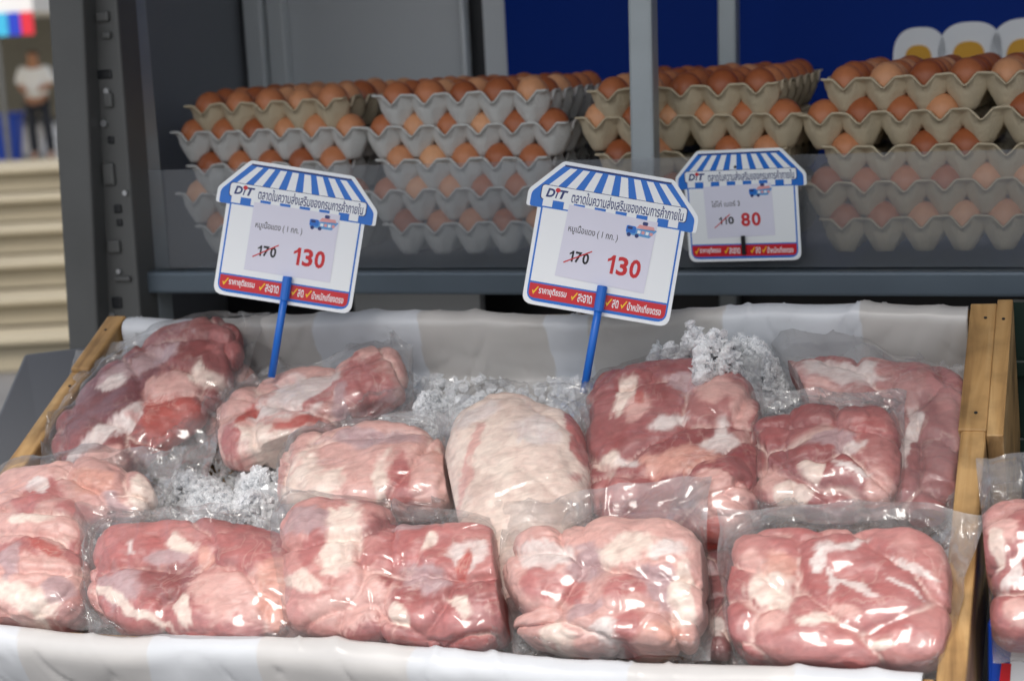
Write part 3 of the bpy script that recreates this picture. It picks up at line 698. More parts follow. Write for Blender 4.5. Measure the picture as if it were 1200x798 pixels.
def meat_pack(label, corners, lobes, base, patches, n_mid=-0.02, tilt=0.0, film='film', relax=0.034, lean=0.0, group='bags of pork in the crate', warp=0.010, crease=1.0, p0=None):
    """corners: bag outline TL TR BR BL; lobes: pieces of meat (x, y, rx, ry, turn, half thickness); patches: fat and muscle areas, on the dark pack also a painted glint"""
    SEED[0] += 13; seed = SEED[0]
    # plane of the bag: the crate's slope, raised to n_mid, its upper edge lifted by tilt degrees
    t = math.radians(tilt); ll = math.radians(lean)
    Dx = D * math.cos(t) + N * math.sin(t); Nx = N * math.cos(t) - D * math.sin(t)
    Lx = L * math.cos(ll) + Nx * math.sin(ll); Nx = Nx * math.cos(ll) - L * math.sin(ll)
    cpx = np.mean(np.array(corners), 0)
    org = on_plane(cpx, P0 + N * n_mid, N) if p0 is None else p0
    def loc(px, off=0.0):
        q = on_plane(px, org + Nx * off, Nx) - org; return np.array([q @ Lx, q @ Dx])
    # quad
    cc = np.mean(np.array(corners, float), 0); corners = [tuple(cc + (np.array(c) - cc) * 1.04) for c in corners]
    quad = [loc(c) for c in corners]                                   # TL TR BR BL
    H = homography(quad); Hi = np.linalg.inv(H)
    root = empty('meat_pack', org); tag(root, label, 'meat pack', group)
    Rw = np.stack([Lx, Dx, Nx], 0)                                     # local -> world rows
    NA, NB = 150, 120
    top = np.full((NA, NB), -1.0); bot = np.full((NA, NB), 1.0)
    kpx = 0.66 * FPX / np.linalg.norm(org - C0)
    vr = np.random.default_rng(seed); vor = vr.uniform(-0.2, 0.2, (26, 2)); vor[:, 0] /= 1.9; vor_ang = vr.uniform(-0.7, 0.7); vor_t = vr.uniform(-1, 1, (26, 1))
    warpv = lambda p, k: np.stack([fbm(np.stack([p[:, 0] * 40, p[:, 1] * 40, p[:, 0] * 0 + 1 + k], -1), seed, 4), fbm(np.stack([p[:, 0] * 40, p[:, 1] * 40, p[:, 0] * 0 + 7 + k], -1), seed + 3, 4)], -1)
    for li, lb in enumerate(lobes):
        x, y, rx, ry, ro, h = lb[:6]; rx *= 1.03; ry *= 1.03; ex = lb[6] if len(lb) > 6 else 2.4
        d1, d2 = rot2(ro); s2 = abs(d1[1])
        def shrink(rad, vert):
            c = math.sqrt(max(rad * rad - (kpx * h * vert) ** 2, (0.45 * rad) ** 2)); return c
        r1, r2 = shrink(rx, s2), shrink(ry, abs(d2[1]))
        c = loc((x, y)); e1 = loc((x + d1[0] * r1, y + d1[1] * r1)) - c; e2 = -(loc((x + d2[0] * r2, y + d2[1] * r2)) - c)
        dv = CSV; sup = (np.abs(dv[:, 0]) ** ex + np.abs(dv[:, 1]) ** ex + np.abs(dv[:, 2]) ** ex) ** (-1.0 / ex)
        p = dv * sup[:, None]; p[:, 2] *= 0.90
        v = np.zeros_like(p); v[:, :2] = c + p[:, :1] * e1 + p[:, 1:2] * e2; v[:, 2] = p[:, 2] * h
        nrm = dv / np.array([np.linalg.norm(e1), np.linalg.norm(e2), h]); 
        nrm3 = np.zeros_like(nrm); nrm3[:, :2] = nrm[:, :1] * e1 / np.linalg.norm(e1) + nrm[:, 1:2] * e2 / np.linalg.norm(e2); nrm3[:, 2] = nrm[:, 2]
        nrm3 /= np.linalg.norm(nrm3, axis=1, keepdims=True)
        big = fbm(v * 17 + li * 5, seed + li, 2) * 0.0075; med = fbm(v * 70 + li, seed + li + 9, 3) * 0.0018
        crv = -np.clip(ridged(np.stack([v[:, 0] * 26 + v[:, 1] * 10, v[:, 1] * 34 - v[:, 0] * 12, v[:, 2] * 20], -1), seed + li + 2, 2) - 0.62, 0, 1) * 0.012 * crease
        wv = v[:, :2] + 0.010 * warpv(v[:, :2], 3)
        an = vor_ang; ca_, sa_ = math.cos(an), math.sin(an)
        wr = np.stack([(wv[:, 0] * ca_ + wv[:, 1] * sa_) / 1.9, -wv[:, 0] * sa_ + wv[:, 1] * ca_], -1)
        dd_ = np.sqrt(((wr[:, None, :] - vor[None]) ** 2).sum(-1)); od = np.argsort(dd_, 1); F1 = np.take_along_axis(dd_, od[:, :1], 1)[:, 0]; F2 = np.take_along_axis(dd_, od[:, 1:2], 1)[:, 0]
        cellid = od[:, 0]; bd = F2 - F1
        bundle = (1 - np.exp(-bd / 0.006) - 0.8) * 0.0095 * crease
        v = v + nrm3 * (big + med + crv * 0.6 + bundle)[:, None]
        # keep the meat inside its bag
        ab = happly(Hi, v[:, :2]); lo, hi = 0.016, 0.984
        ab = np.where(ab < lo, lo + (1 - np.exp((ab - lo) / 0.06)) * -0.0 + 0.0, ab); ab = np.where(ab > hi, hi, ab)
        v[:, :2] = happly(H, ab)
        # fat and muscle, and the glint painted on the dark pack
        pos = v[:, :2] + warpv(v[:, :2], 0) * warp
        col = np.tile(np.array(PAL[base]), (len(v), 1)); 
        mot = fbm(np.stack([pos[:, 0] * 34, pos[:, 1] * 34, v[:, 2] * 20], -1), seed + 40, 4)
        mk = 0.25 if base == 'F' else 1.0
        col = col + np.clip(mot, 0, 1)[:, None] * (np.array(PAL['P']) - col) * (0.35 if base in 'BDK' else 0.6) * mk + np.clip(-mot, 0, 1)[:, None] * (np.array(PAL['B']) - col) * 0.6 * mk
        tv = vor_t[cellid]; col = col + np.clip(tv, 0, 1) * (np.array(PAL['P']) - col) * (0.28 if base in 'BDK' else 0.5) * mk + np.clip(-tv, 0, 1) * (np.array(PAL['B']) - col) * 0.6 * mk
        mem = np.exp(-(bd / 0.0022) ** 2) * np.clip(0.35 + 1.3 * fbm(np.stack([pos[:, 0] * 30, pos[:, 1] * 30, pos[:, 0] * 0 + 2], -1), seed + 21, 2), 0, 0.6)
        col = col + mem[:, None] * (np.array(PAL['F']) - col)
        for pi, (qx, qy, qrx, qry, qro, qc) in enumerate(patches):
            f1, f2 = rot2(qro); qc0 = loc((qx, qy), 0.6 * h); g1 = loc((qx + f1[0] * qrx, qy + f1[1] * qrx), 0.6 * h) - qc0; g2 = loc((qx + f2[0] * qry, qy + f2[1] * qry), 0.6 * h) - qc0
            iv = np.linalg.inv(np.stack([g1, g2], 1)); rel = (pos - qc0) @ iv.T
            fa1 = vor_ang + 0.9 * math.sin(pi * 2.3 + seed); s1 = pos[:, 0] * math.cos(fa1) + pos[:, 1] * math.sin(fa1); s2_ = -pos[:, 0] * math.sin(fa1) + pos[:, 1] * math.cos(fa1)
            streak = fbm(np.stack([s1 * 50, s2_ * 260, pos[:, 0] * 0 + pi], -1), seed + pi, 3); blot = fbm(np.stack([pos[:, 0] * 60, pos[:, 1] * 60, pos[:, 0] * 0 + pi], -1), seed + pi + 50, 3)
            dd = np.sqrt((rel ** 2).sum(1)) + 0.30 * streak + 0.42 * blot
            wgt = np.clip((1.20 - dd) / 0.46, 0, 1); wgt = wgt * wgt * (3 - 2 * wgt) * np.clip(0.95 + 0.22 * streak + 0.25 * np.clip(mot, -1, 0.3), 0.5, 1)
            col = col + (np.array(PAL[qc]) - col) * np.clip(wgt, 0, 1)[:, None]
        o = mesh('meat_piece', v @ Rw, CSF, M['meat'], root, True)
        set_color(o.data, 'flesh', np.concatenate([np.clip(col, 0.01, 1), np.ones((len(v), 1))], 1))
        ia = np.clip((ab[:, 0] * (NA - 1)).round().astype(int), 0, NA - 1); ib = np.clip((ab[:, 1] * (NB - 1)).round().astype(int), 0, NB - 1)
        np.maximum.at(top, (ia, ib), v[:, 2]); np.minimum.at(bot, (ia, ib), v[:, 2])
    def dil(g, f):
        q = np.pad(g, 1, mode='edge'); st = [q[i:i + g.shape[0], j:j + g.shape[1]] for i in range(3) for j in range(3)]
        return f(np.stack(st), axis=0)
    for _ in range(2): top = dil(top, np.max); bot = dil(bot, np.min)
    a = np.linspace(0, 1, NA); b = np.linspace(0, 1, NB); Aa, Bb = np.meshgrid(a, b, indexing='ij')
    wob = 0.030
    A2 = Aa + wob * fbm(np.stack([Bb * 3, Aa * 0.5, Aa * 0], -1), seed + 60, 3) * np.abs(Aa - 0.5) * 2
    B2 = Bb + wob * 1.6 * fbm(np.stack([Aa * 3, Bb * 0.5, Aa * 0 + 4], -1), seed + 61, 3) * np.abs(Bb - 0.5) * 2
    XY = happly(H, np.stack([A2, B2], -1))
    wid = np.linalg.norm(quad[1] - quad[0]); hgt = np.linalg.norm(quad[3] - quad[0])
    edge = np.minimum(np.minimum(Aa, 1 - Aa) * wid, np.minimum(Bb, 1 - Bb) * hgt)
    seam = 0.010 * fbm(np.stack([XY[..., 0] * 25, XY[..., 1] * 25, Aa * 0], -1), seed + 70, 2)
    rad = XY - np.mean([(loc((l[0], l[1]))) for l in lobes], 0); th = np.arctan2(rad[..., 1], rad[..., 0]); rr_ = np.linalg.norm(rad, axis=-1)
    for sgn, obs, nm in ((1, top, 'film_front'), (-1, -bot, 'film_back')):
        obd = np.where(obs > -0.5, obs, 0.0)
        for _ in range(2): obd = dil(obd, np.max)
        for _ in range(7): obd = dil(obd, np.mean)
        ob = np.where(obs > -0.5, np.maximum(obs, obd) + 0.0009, -1.0)
        hgrid = np.clip(ob, 0, None)
        cell = 0.5 * (wid / NA + hgt / NB); k = (cell / relax) ** 2
        for _ in range(200):
            q = np.pad(hgrid, 1, mode='edge'); avg = (q[:-2, 1:-1] + q[2:, 1:-1] + q[1:-1, :-2] + q[1:-1, 2:]) / 4
            hgrid = np.maximum(avg / (1 + k), ob); hgrid[0, :] = hgrid[-1, :] = 0; hgrid[:, 0] = hgrid[:, -1] = 0
        q = np.pad(hgrid, 1, mode='edge'); hgrid = np.maximum(hgrid, (q[:-2, 1:-1] + q[2:, 1:-1] + q[1:-1, :-2] + q[1:-1, 2:]) / 4)
        free = np.clip((hgrid - ob) / 0.006, 0, 1)
        frost = np.where(obs > -0.5, 0.0, 1.0)
        for _ in range(4): frost = dil(frost, np.mean)
        ew = np.clip(edge / 0.012, 0, 1)
        P3 = lambda sx, sy, o_: np.stack([XY[..., 0] * sx + XY[..., 1] * sy * 0.4, XY[..., 1] * sy - XY[..., 0] * sx * 0.3, Aa * 0 + o_], -1)
        radial = np.clip(ridged(np.stack([th * 3.2, rr_ * 9, Aa * 0 + sgn], -1), seed + 80, 2) - 0.35, 0, 1)
        wx = 0.012 * fbm(P3(22, 22, 8), seed + 85, 2)
        def fold(ang, f1, f2, o_, sd):
            q1 = XY[..., 0] * math.cos(ang) + XY[..., 1] * math.sin(ang) + wx; q2 = -XY[..., 0] * math.sin(ang) + XY[..., 1] * math.cos(ang)
            n_ = np.abs(vnoise(np.stack([q1 * f1, q2 * f2, Aa * 0 + o_], -1), sd)); gate = np.clip(vnoise(np.stack([q1 * f1 * 0.4 + 9, q2 * f2 * 1.2, Aa * 0 + o_], -1), sd + 1) * 2.2, 0, 1)
            return np.clip(1 - n_ * 5.0, 0, 1) * gate
        cr1 = fold(0.5 + 0.3 * math.sin(seed), 34, 7, 2, seed + 81) + fold(2.2 + 0.4 * math.sin(seed * 2), 30, 8, 3, seed + 82)
        cr2 = fold(1.4, 46, 9, 5, seed + 84)
        def facet(f1, f2, ang, sd):
            q1 = (XY[..., 0] * math.cos(ang) + XY[..., 1] * math.sin(ang) + wx * 0.6) * f1; q2 = (-XY[..., 0] * math.sin(ang) + XY[..., 1] * math.cos(ang)) * f2
            i1_, j1_ = np.floor(q1), np.floor(q2); x_, y_ = q1 - i1_, q2 - j1_; o_ = np.zeros_like(i1_); lo_ = x_ + y_ < 1
            h00 = _hash(i1_, j1_, o_, sd); h10 = _hash(i1_ + 1, j1_, o_, sd); h01 = _hash(i1_, j1_ + 1, o_, sd); h11 = _hash(i1_ + 1, j1_ + 1, o_, sd)
            return np.where(lo_, h00 + (h10 - h00) * x_ + (h01 - h00) * y_, h11 + (h01 - h11) * (1 - x_) + (h10 - h11) * (1 - y_))
        fa_ = facet(30, 17, 0.7 + 0.5 * math.sin(seed), seed + 95) + 0.5 * facet(62, 30, 2.0, seed + 96)
        w = (radial * 0.0065 * free + (cr1 + 0.7 * cr2) * (0.0090 * free + 0.0020) + np.clip(fa_ + 0.4, 0, 2) * (0.0080 * free + 0.0010)) * ew + fbm(P3(60, 60, 1), seed + 83, 3) * 0.0004 * ew
        z = sgn * (hgrid + np.maximum(w, -0.0004)) + seam * np.clip(1 - hgrid / 0.01, 0, 1)
        pts = np.concatenate([XY, z[..., None]], -1).reshape(-1, 3) @ Rw
        fc = grid_faces(NA, NB)
        fo = mesh(nm, pts, fc if sgn < 0 else fc[:, ::-1], M[film], root, True)
        fog = np.clip(0.5 + 0.9 * fbm(P3(38, 38, 6), seed + 90, 4), 0, 1) + 1.3 * np.clip(vnoise(P3(420, 420, 3), seed + 91) - 0.45, 0, 1) * np.clip(fbm(P3(24, 24, 4), seed + 92, 2) * 3, 0, 1)
        fr_ = (frost * (0.45 + 0.9 * fog) + 0.4 * fog * (1 - frost)).reshape(-1, 1); set_color(fo.data, 'frost', np.concatenate([fr_, fr_, fr_, fr_ * 0 + 1], 1))
    return root

meat_pack('dark red marbled pack with white fat band in the back left corner of the crate', [(92, 418), (308, 372), (236, 556), (46, 556)],
          [(172, 470, 116, 56, -38, 0.030, 2.6), (240, 424, 54, 34, -50, 0.027, 2.5)], 'B',
          [(135, 470, 70, 40, -30, 'K'), (250, 415, 40, 26, -40, 'B'), (120, 512, 50, 9, -36, 'W'), (158, 490, 32, 8, -45, 'W'), (195, 488, 36, 26, -35, 'R'), (208, 452, 32, 18, -20, 'P'), (236, 440, 22, 12, 20, 'F'), (262, 404, 18, 13, 0, 'M'),
           (170, 428, 58, 12, -25, 'V'), (140, 452, 16, 8, -20, 'W'), (118, 538, 34, 10, -20, 'P'), (222, 425, 20, 10, -30, 'B')], n_mid=-0.012, tilt=4)
meat_pack('pale pink pack lying behind, between the dark red pack and the left sign rod', [(225, 420), (330, 410), (300, 545), (215, 540)],
          [(265, 475, 34, 46, 20, 0.022)], 'P', [(262, 460, 20, 20, 0, 'W'), (270, 490, 14, 12, 0, 'V')], n_mid=-0.04)
meat_pack('pack with pale frosted fat and one dark pink lobe under the left sign', [(255, 452), (478, 402), (478, 485), (262, 552)],
          [(335, 489, 88, 45, -20, 0.030, 2.8), (428, 452, 48, 33, -28, 0.027, 2.8)], 'P',
          [(360, 465, 52, 20, -18, 'W'), (290, 490, 20, 9, -38, 'R'), (382, 468, 28, 7, -35, 'M'), (432, 450, 32, 30, 0, 'M'), (400, 470, 11, 17, 20, 'V'), (305, 515, 46, 13, 0, 'F'), (268, 515, 10, 16, 0, 'M'), (350, 500, 30, 6, -20, 'R')], n_mid=-0.02, tilt=3)
meat_pack('large dark purple pack at the right end against the side board', [(905, 398), (1145, 428), (1122, 605), (1020, 605)],
          [(1082, 520, 50, 90, 8, 0.026, 3.0), (1010, 455, 112, 34, 4, 0.024, 3.0)], 'D',
          [(1000, 440, 66, 13, 0, 'W'), (1092, 525, 34, 60, 0, 'B'), (1066, 515, 9, 40, 10, 'W'), (1110, 450, 26, 18, 0, 'M'), (1050, 440, 20, 12, 0, 'M'), (960, 458, 30, 10, 0, 'P')], n_mid=-0.025, film='film_milky')
meat_pack('large lumpy deep red pack in the middle row right of the centre', [(678, 452), (893, 412), (890, 645), (686, 618)],
          [(788, 528, 102, 106, 0, 0.034, 3.6), (842, 588, 46, 48, 0, 0.041, 2.8), (742, 480, 50, 40, -15, 0.038, 2.8)], 'D',
          [(735, 470, 12, 22, 25, 'F'), (752, 487, 14, 12, 0, 'P'), (786, 500, 18, 8, -20, 'W'), (846, 526, 24, 13, -15, 'W'), (716, 545, 22, 8, 10, 'F'), (735, 550, 14, 8, 30, 'W'), (790, 550, 46, 13, -8, 'O'), (850, 592, 40, 32, 0, 'P'),
           (712, 582, 26, 20, 0, 'M'), (800, 452, 24, 12, 0, 'V'), (752, 478, 7, 7, 0, 'R'), (835, 620, 16, 10, 0, 'R'), (870, 480, 12, 30, 0, 'P'), (840, 460, 26, 20, 0, 'P'), (845, 505, 10, 20, 0, 'W')], n_mid=-0.012, tilt=5)
meat_pack('medium red pack with violet and white patch between the two right packs', [(884, 462), (1060, 462), (1054, 612), (880, 612)],
          [(984, 542, 70, 66, 0, 0.031, 3.4), (914, 545, 38, 58, 5, 0.027, 3.0)], 'D',
          [(985, 522, 32, 12, -8, 'V'), (1005, 528, 16, 7, 0, 'W'), (953, 556, 13, 8, 0, 'F'), (1002, 556, 28, 5, 15, 'W'), (910, 566, 18, 18, 0, 'P'), (935, 578, 22, 8, 0, 'F'), (1030, 575, 18, 18, 0, 'P'), (1020, 510, 20, 14, 0, 'M')], n_mid=-0.008, tilt=6)
meat_pack('pale cream and pink pack just left of the large cream one', [(338, 512), (520, 480), (530, 612), (326, 612)],
          [(426, 558, 100, 54, -3, 0.033, 3.3)], 'P',
          [(368, 572, 42, 32, -35, 'F'), (492, 572, 30, 40, 0, 'O'), (490, 575, 28, 40, 0, 'P'), (412, 540, 34, 20, -20, 'P'), (440, 520, 50, 10, 0, 'V'), (446, 575, 9, 36, 10, 'F'), (470, 560, 12, 30, 0, 'M')], n_mid=-0.006, tilt=6)
meat_pack('large smooth cream coloured fatty pack in the centre', [(512, 486), (692, 440), (694, 690), (566, 720)],
          [(606, 566, 82, 106, 4, 0.040, 2.7), (606, 668, 52, 60, 8, 0.034), (545, 545, 24, 70, 14, 0.024)], 'F',
          [(600, 600, 34, 20, 0, 'F'), (630, 512, 28, 20, 0, 'W'), (676, 510, 11, 46, 0, 'M'), (548, 555, 7, 60, 14, 'P'), (602, 690, 12, 30, 0, 'P'), (560, 490, 30, 12, -30, 'W'), (590, 560, 40, 14, 20, 'F'), (640, 655, 22, 12, 0, 'P')], n_mid=-0.004, tilt=6, crease=0.25)
meat_pack('pale pink pack at the far left front corner with a fatty upper lobe', [(-40, 562), (212, 530), (134, 736), (-60, 730)],
          [(88, 582, 92, 40, -3, 0.030, 2.6), (32, 660, 76, 82, 0, 0.036, 3.2)], 'P',
          [(45, 585, 30, 14, -30, 'M'), (30, 648, 30, 11, -20, 'M'), (60, 648, 28, 9, 20, 'R'), (40, 616, 34, 6, -8, 'F'), (20, 668, 10, 20, 15, 'V'), (30, 702, 36, 12, 5, 'F'), (163, 576, 15, 22, 0, 'F'), (110, 568, 22, 14, 0, 'O'),
           (134, 592, 18, 10, 0, 'V'), (90, 640, 12, 22, 0, 'M'), (70, 690, 20, 14, 0, 'V'), (85, 600, 20, 10, 0, 'M'), (50, 572, 14, 8, 0, 'W')], n_mid=0.0, tilt=6)
meat_pack('rounded pink pack, second from left in the front row', [(90, 596), (338, 588), (356, 756), (108, 750)],
          [(228, 684, 122, 72, 2, 0.034, 3.7)], 'M',
          [(150, 652, 44, 12, -8, 'M'), (216, 645, 22, 15, 0, 'F'), (265, 640, 30, 10, 0, 'M'), (145, 690, 24, 24, 0, 'V'), (200, 688, 34, 24, 0, 'B'), (150, 712, 46, 6, 28, 'F'), (216, 720, 12, 18, 0, 'F'), (272, 700, 46, 34, 0, 'P'),
           (325, 690, 22, 40, 0, 'O'), (155, 645, 6, 9, 0, 'W'), (243, 662, 9, 14, 0, 'O'), (195, 660, 26, 7, 0, 'V'), (300, 655, 30, 14, 0, 'M')], n_mid=0.004, tilt=12)
meat_pack('pack with a white fat band and violet red flesh, third from left in front row', [(330, 578), (578, 606), (597, 766), (348, 754)],
          [(404, 672, 74, 86, 0, 0.034, 3.5), (522, 692, 78, 76, 0, 0.033, 3.5)], 'M',
          [(402, 635, 22, 52, 10, 'F'), (356, 614, 26, 20, 0, 'V'), (372, 645, 12, 26, 15, 'M'), (362, 690, 28, 14, 10, 'F'), (432, 702, 38, 36, 0, 'P'), (452, 620, 22, 16, 0, 'B'), (492, 645, 48, 30, 0, 'M'), (500, 682, 30, 18, 10, 'V'),
           (553, 652, 22, 18, 0, 'W'), (546, 664, 9, 24, 20, 'R'), (500, 728, 38, 18, 0, 'M'), (540, 716, 22, 12, 10, 'F'), (505, 640, 7, 15, 30, 'F'), (480, 615, 18, 8, 0, 'V'), (385, 722, 34, 12, 0, 'P'), (470, 720, 12, 12, 0, 'F')], n_mid=0.006, tilt=13)
meat_pack('twin lobed pink pack with pale membranes, fourth from left in the front row', [(582, 590), (824, 562), (828, 772), (606, 768)],
          [(664, 680, 66, 62, 12, 0.034, 3.0), (748, 684, 80, 74, 0, 0.036, 3.0), (706, 742, 106, 32, 2, 0.029, 3.0)], 'P',
          [(635, 655, 34, 20, 18, 'W'), (690, 665, 26, 20, 0, 'V'), (648, 694, 46, 18, 10, 'M'), (738, 648, 36, 16, -15, 'F'), (770, 690, 32, 22, 0, 'V'), (730, 698, 26, 16, 10, 'M'), (800, 705, 15, 40, 5, 'F'), (690, 716, 24, 10, -20, 'V'),
           (775, 742, 32, 10, 0, 'O'), (738, 738, 18, 12, 0, 'M'), (655, 742, 20, 9, 0, 'F'), (785, 650, 22, 14, 0, 'W'), (708, 740, 20, 9, 0, 'W')], n_mid=0.006, tilt=13)
meat_pack('wide flat marbled pink pack with an empty sealed top strip, front right corner', [(842, 594), (1150, 602), (1100, 792), (862, 778)],
          [(982, 704, 128, 84, 2, 0.030, 4.4)], 'M',
          [(908, 692, 30, 22, 42, 'F'), (914, 668, 16, 14, 0, 'O'), (985, 642, 32, 7, -5, 'W'), (1002, 690, 28, 4, 20, 'W'), (955, 728, 24, 7, 10, 'F'), (1070, 668, 32, 3, 22, 'W'), (1065, 690, 26, 3, 28, 'W'), (960, 660, 6, 22, 10, 'W'),
           (900, 730, 20, 10, 0, 'P'), (1045, 735, 34, 16, 0, 'M'), (1030, 650, 26, 12, 0, 'M'), (930, 640, 26, 10, 0, 'M'), (995, 720, 20, 12, 0, 'P'), (880, 660, 14, 12, 0, 'P'), (1040, 760, 18, 6, 0, 'F'), (975, 685, 4, 18, -20, 'W')], n_mid=0.006, tilt=14, film='film', crease=0.7)
meat_pack('upright pack of pink meat outside the crate at the right edge', [(1146, 532), (1290, 520), (1290, 760), (1165, 770)],
          [(1212, 640, 64, 54, 0, 0.036, 3.0), (1212, 710, 50, 54, 0, 0.036, 3.0)], 'M',
          [(1175, 625, 18, 20, 0, 'P'), (1190, 680, 10, 26, 10, 'W'), (1165, 650, 8, 20, 0, 'F'), (1200, 720, 20, 14, 0, 'P')], n_mid=0.0, tilt=18, group='bags of pork beside the crate', p0=at_depth((1215, 650), 1.50))

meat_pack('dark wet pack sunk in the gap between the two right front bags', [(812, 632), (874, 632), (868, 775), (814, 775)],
          [(842, 705, 26, 62, 0, 0.018, 3.0)], 'K', [(838, 735, 8, 10, 0, 'W'), (848, 690, 12, 8, 0, 'B'), (835, 665, 10, 8, 0, 'V')], n_mid=-0.045)  # the white patch is a glint painted into the flesh colour

# ------------------------------------------------------------------ price signs
SU = 0.000937
def text_part(name, body_txt, x0, x1, yc, hgt, mat, parent, z, shear=0.0, offset=0.0):
    cu = bpy.data.curves.new('lettering', 'FONT'); cu.body = body_txt; cu.size = 1.0; cu.shear = shear; cu.offset = offset; cu.resolution_u = 3
    tmp = bpy.data.objects.new('lettering_source', cu); COL.objects.link(tmp)
    dg = bpy.context.evaluated_depsgraph_get(); me = bpy.data.meshes.new_from_object(tmp.evaluated_get(dg))
    bpy.data.objects.remove(tmp); bpy.data.curves.remove(cu)
    n = len(me.vertices); co = np.zeros(n * 3); me.vertices.foreach_get('co', co); co = co.reshape(-1, 3)
    lo, hi = co.min(0), co.max(0)
    sx = (x1 - x0) / (hi[0] - lo[0]); sy = hgt / (hi[1] - lo[1])
    co[:, 0] = (co[:, 0] - lo[0]) * sx + x0; co[:, 1] = (co[:, 1] - (lo[1] + hi[1]) / 2) * sy + yc; co[:, 2] = z
    co[:, :2] *= SU
    me.vertices.foreach_set('co', co.ravel()); me.update(); me.name = name
    me.materials.clear(); me.materials.append(mat)
    return link(bpy.data.objects.new(name, me), parent)
def rounded(pts, rad):
    """pts (x, y) polygon; rad per corner"""
    out = []; n = len(pts)
    for i, p in enumerate(pts):
        p = np.array(p, float); a = np.array(pts[i - 1], float); b = np.array(pts[(i + 1) % n], float); r_ = rad[i] if isinstance(rad, (list, tuple)) else rad
        if r_ <= 0: out.append(tuple(p)); continue
        u = norm(a - p) * r_; w = norm(b - p) * r_
        for t in np.linspace(0, 1, 6): out.append(tuple((1 - t) ** 2 * (p + u) + 2 * t * (1 - t) * p + t * t * (p + w)))
    return out
def plate(name, pts, z0, z1, mat, parent):
    n = len(pts); v = [(x * SU, y * SU, z0) for x, y in pts] + [(x * SU, y * SU, z1) for x, y in pts]
    f = [tuple(range(n))[::-1], tuple(range(n, 2 * n))] + [(i, (i + 1) % n, n + (i + 1) % n, n + i) for i in range(n)]
    return mesh(name, v, f, mat, parent)
def rect(x0, x1, y0, y1): return [(x0, y0), (x1, y0), (x1, y1), (x0, y1)]
def house(m):
    return rounded([(-83 + m, m), (83 - m, m), (83 - m, 108), (96 - m, 108), (96 - m, 126 - m * 0.6), (62 - m * 0.6, 163 - m), (-62 + m * 0.6, 163 - m), (-96 + m, 126 - m * 0.6), (-96 + m, 108), (-83 + m, 108)],
                   [12, 12, 0, 3, 4, 4, 4, 4, 3, 0])
e = 0.00025
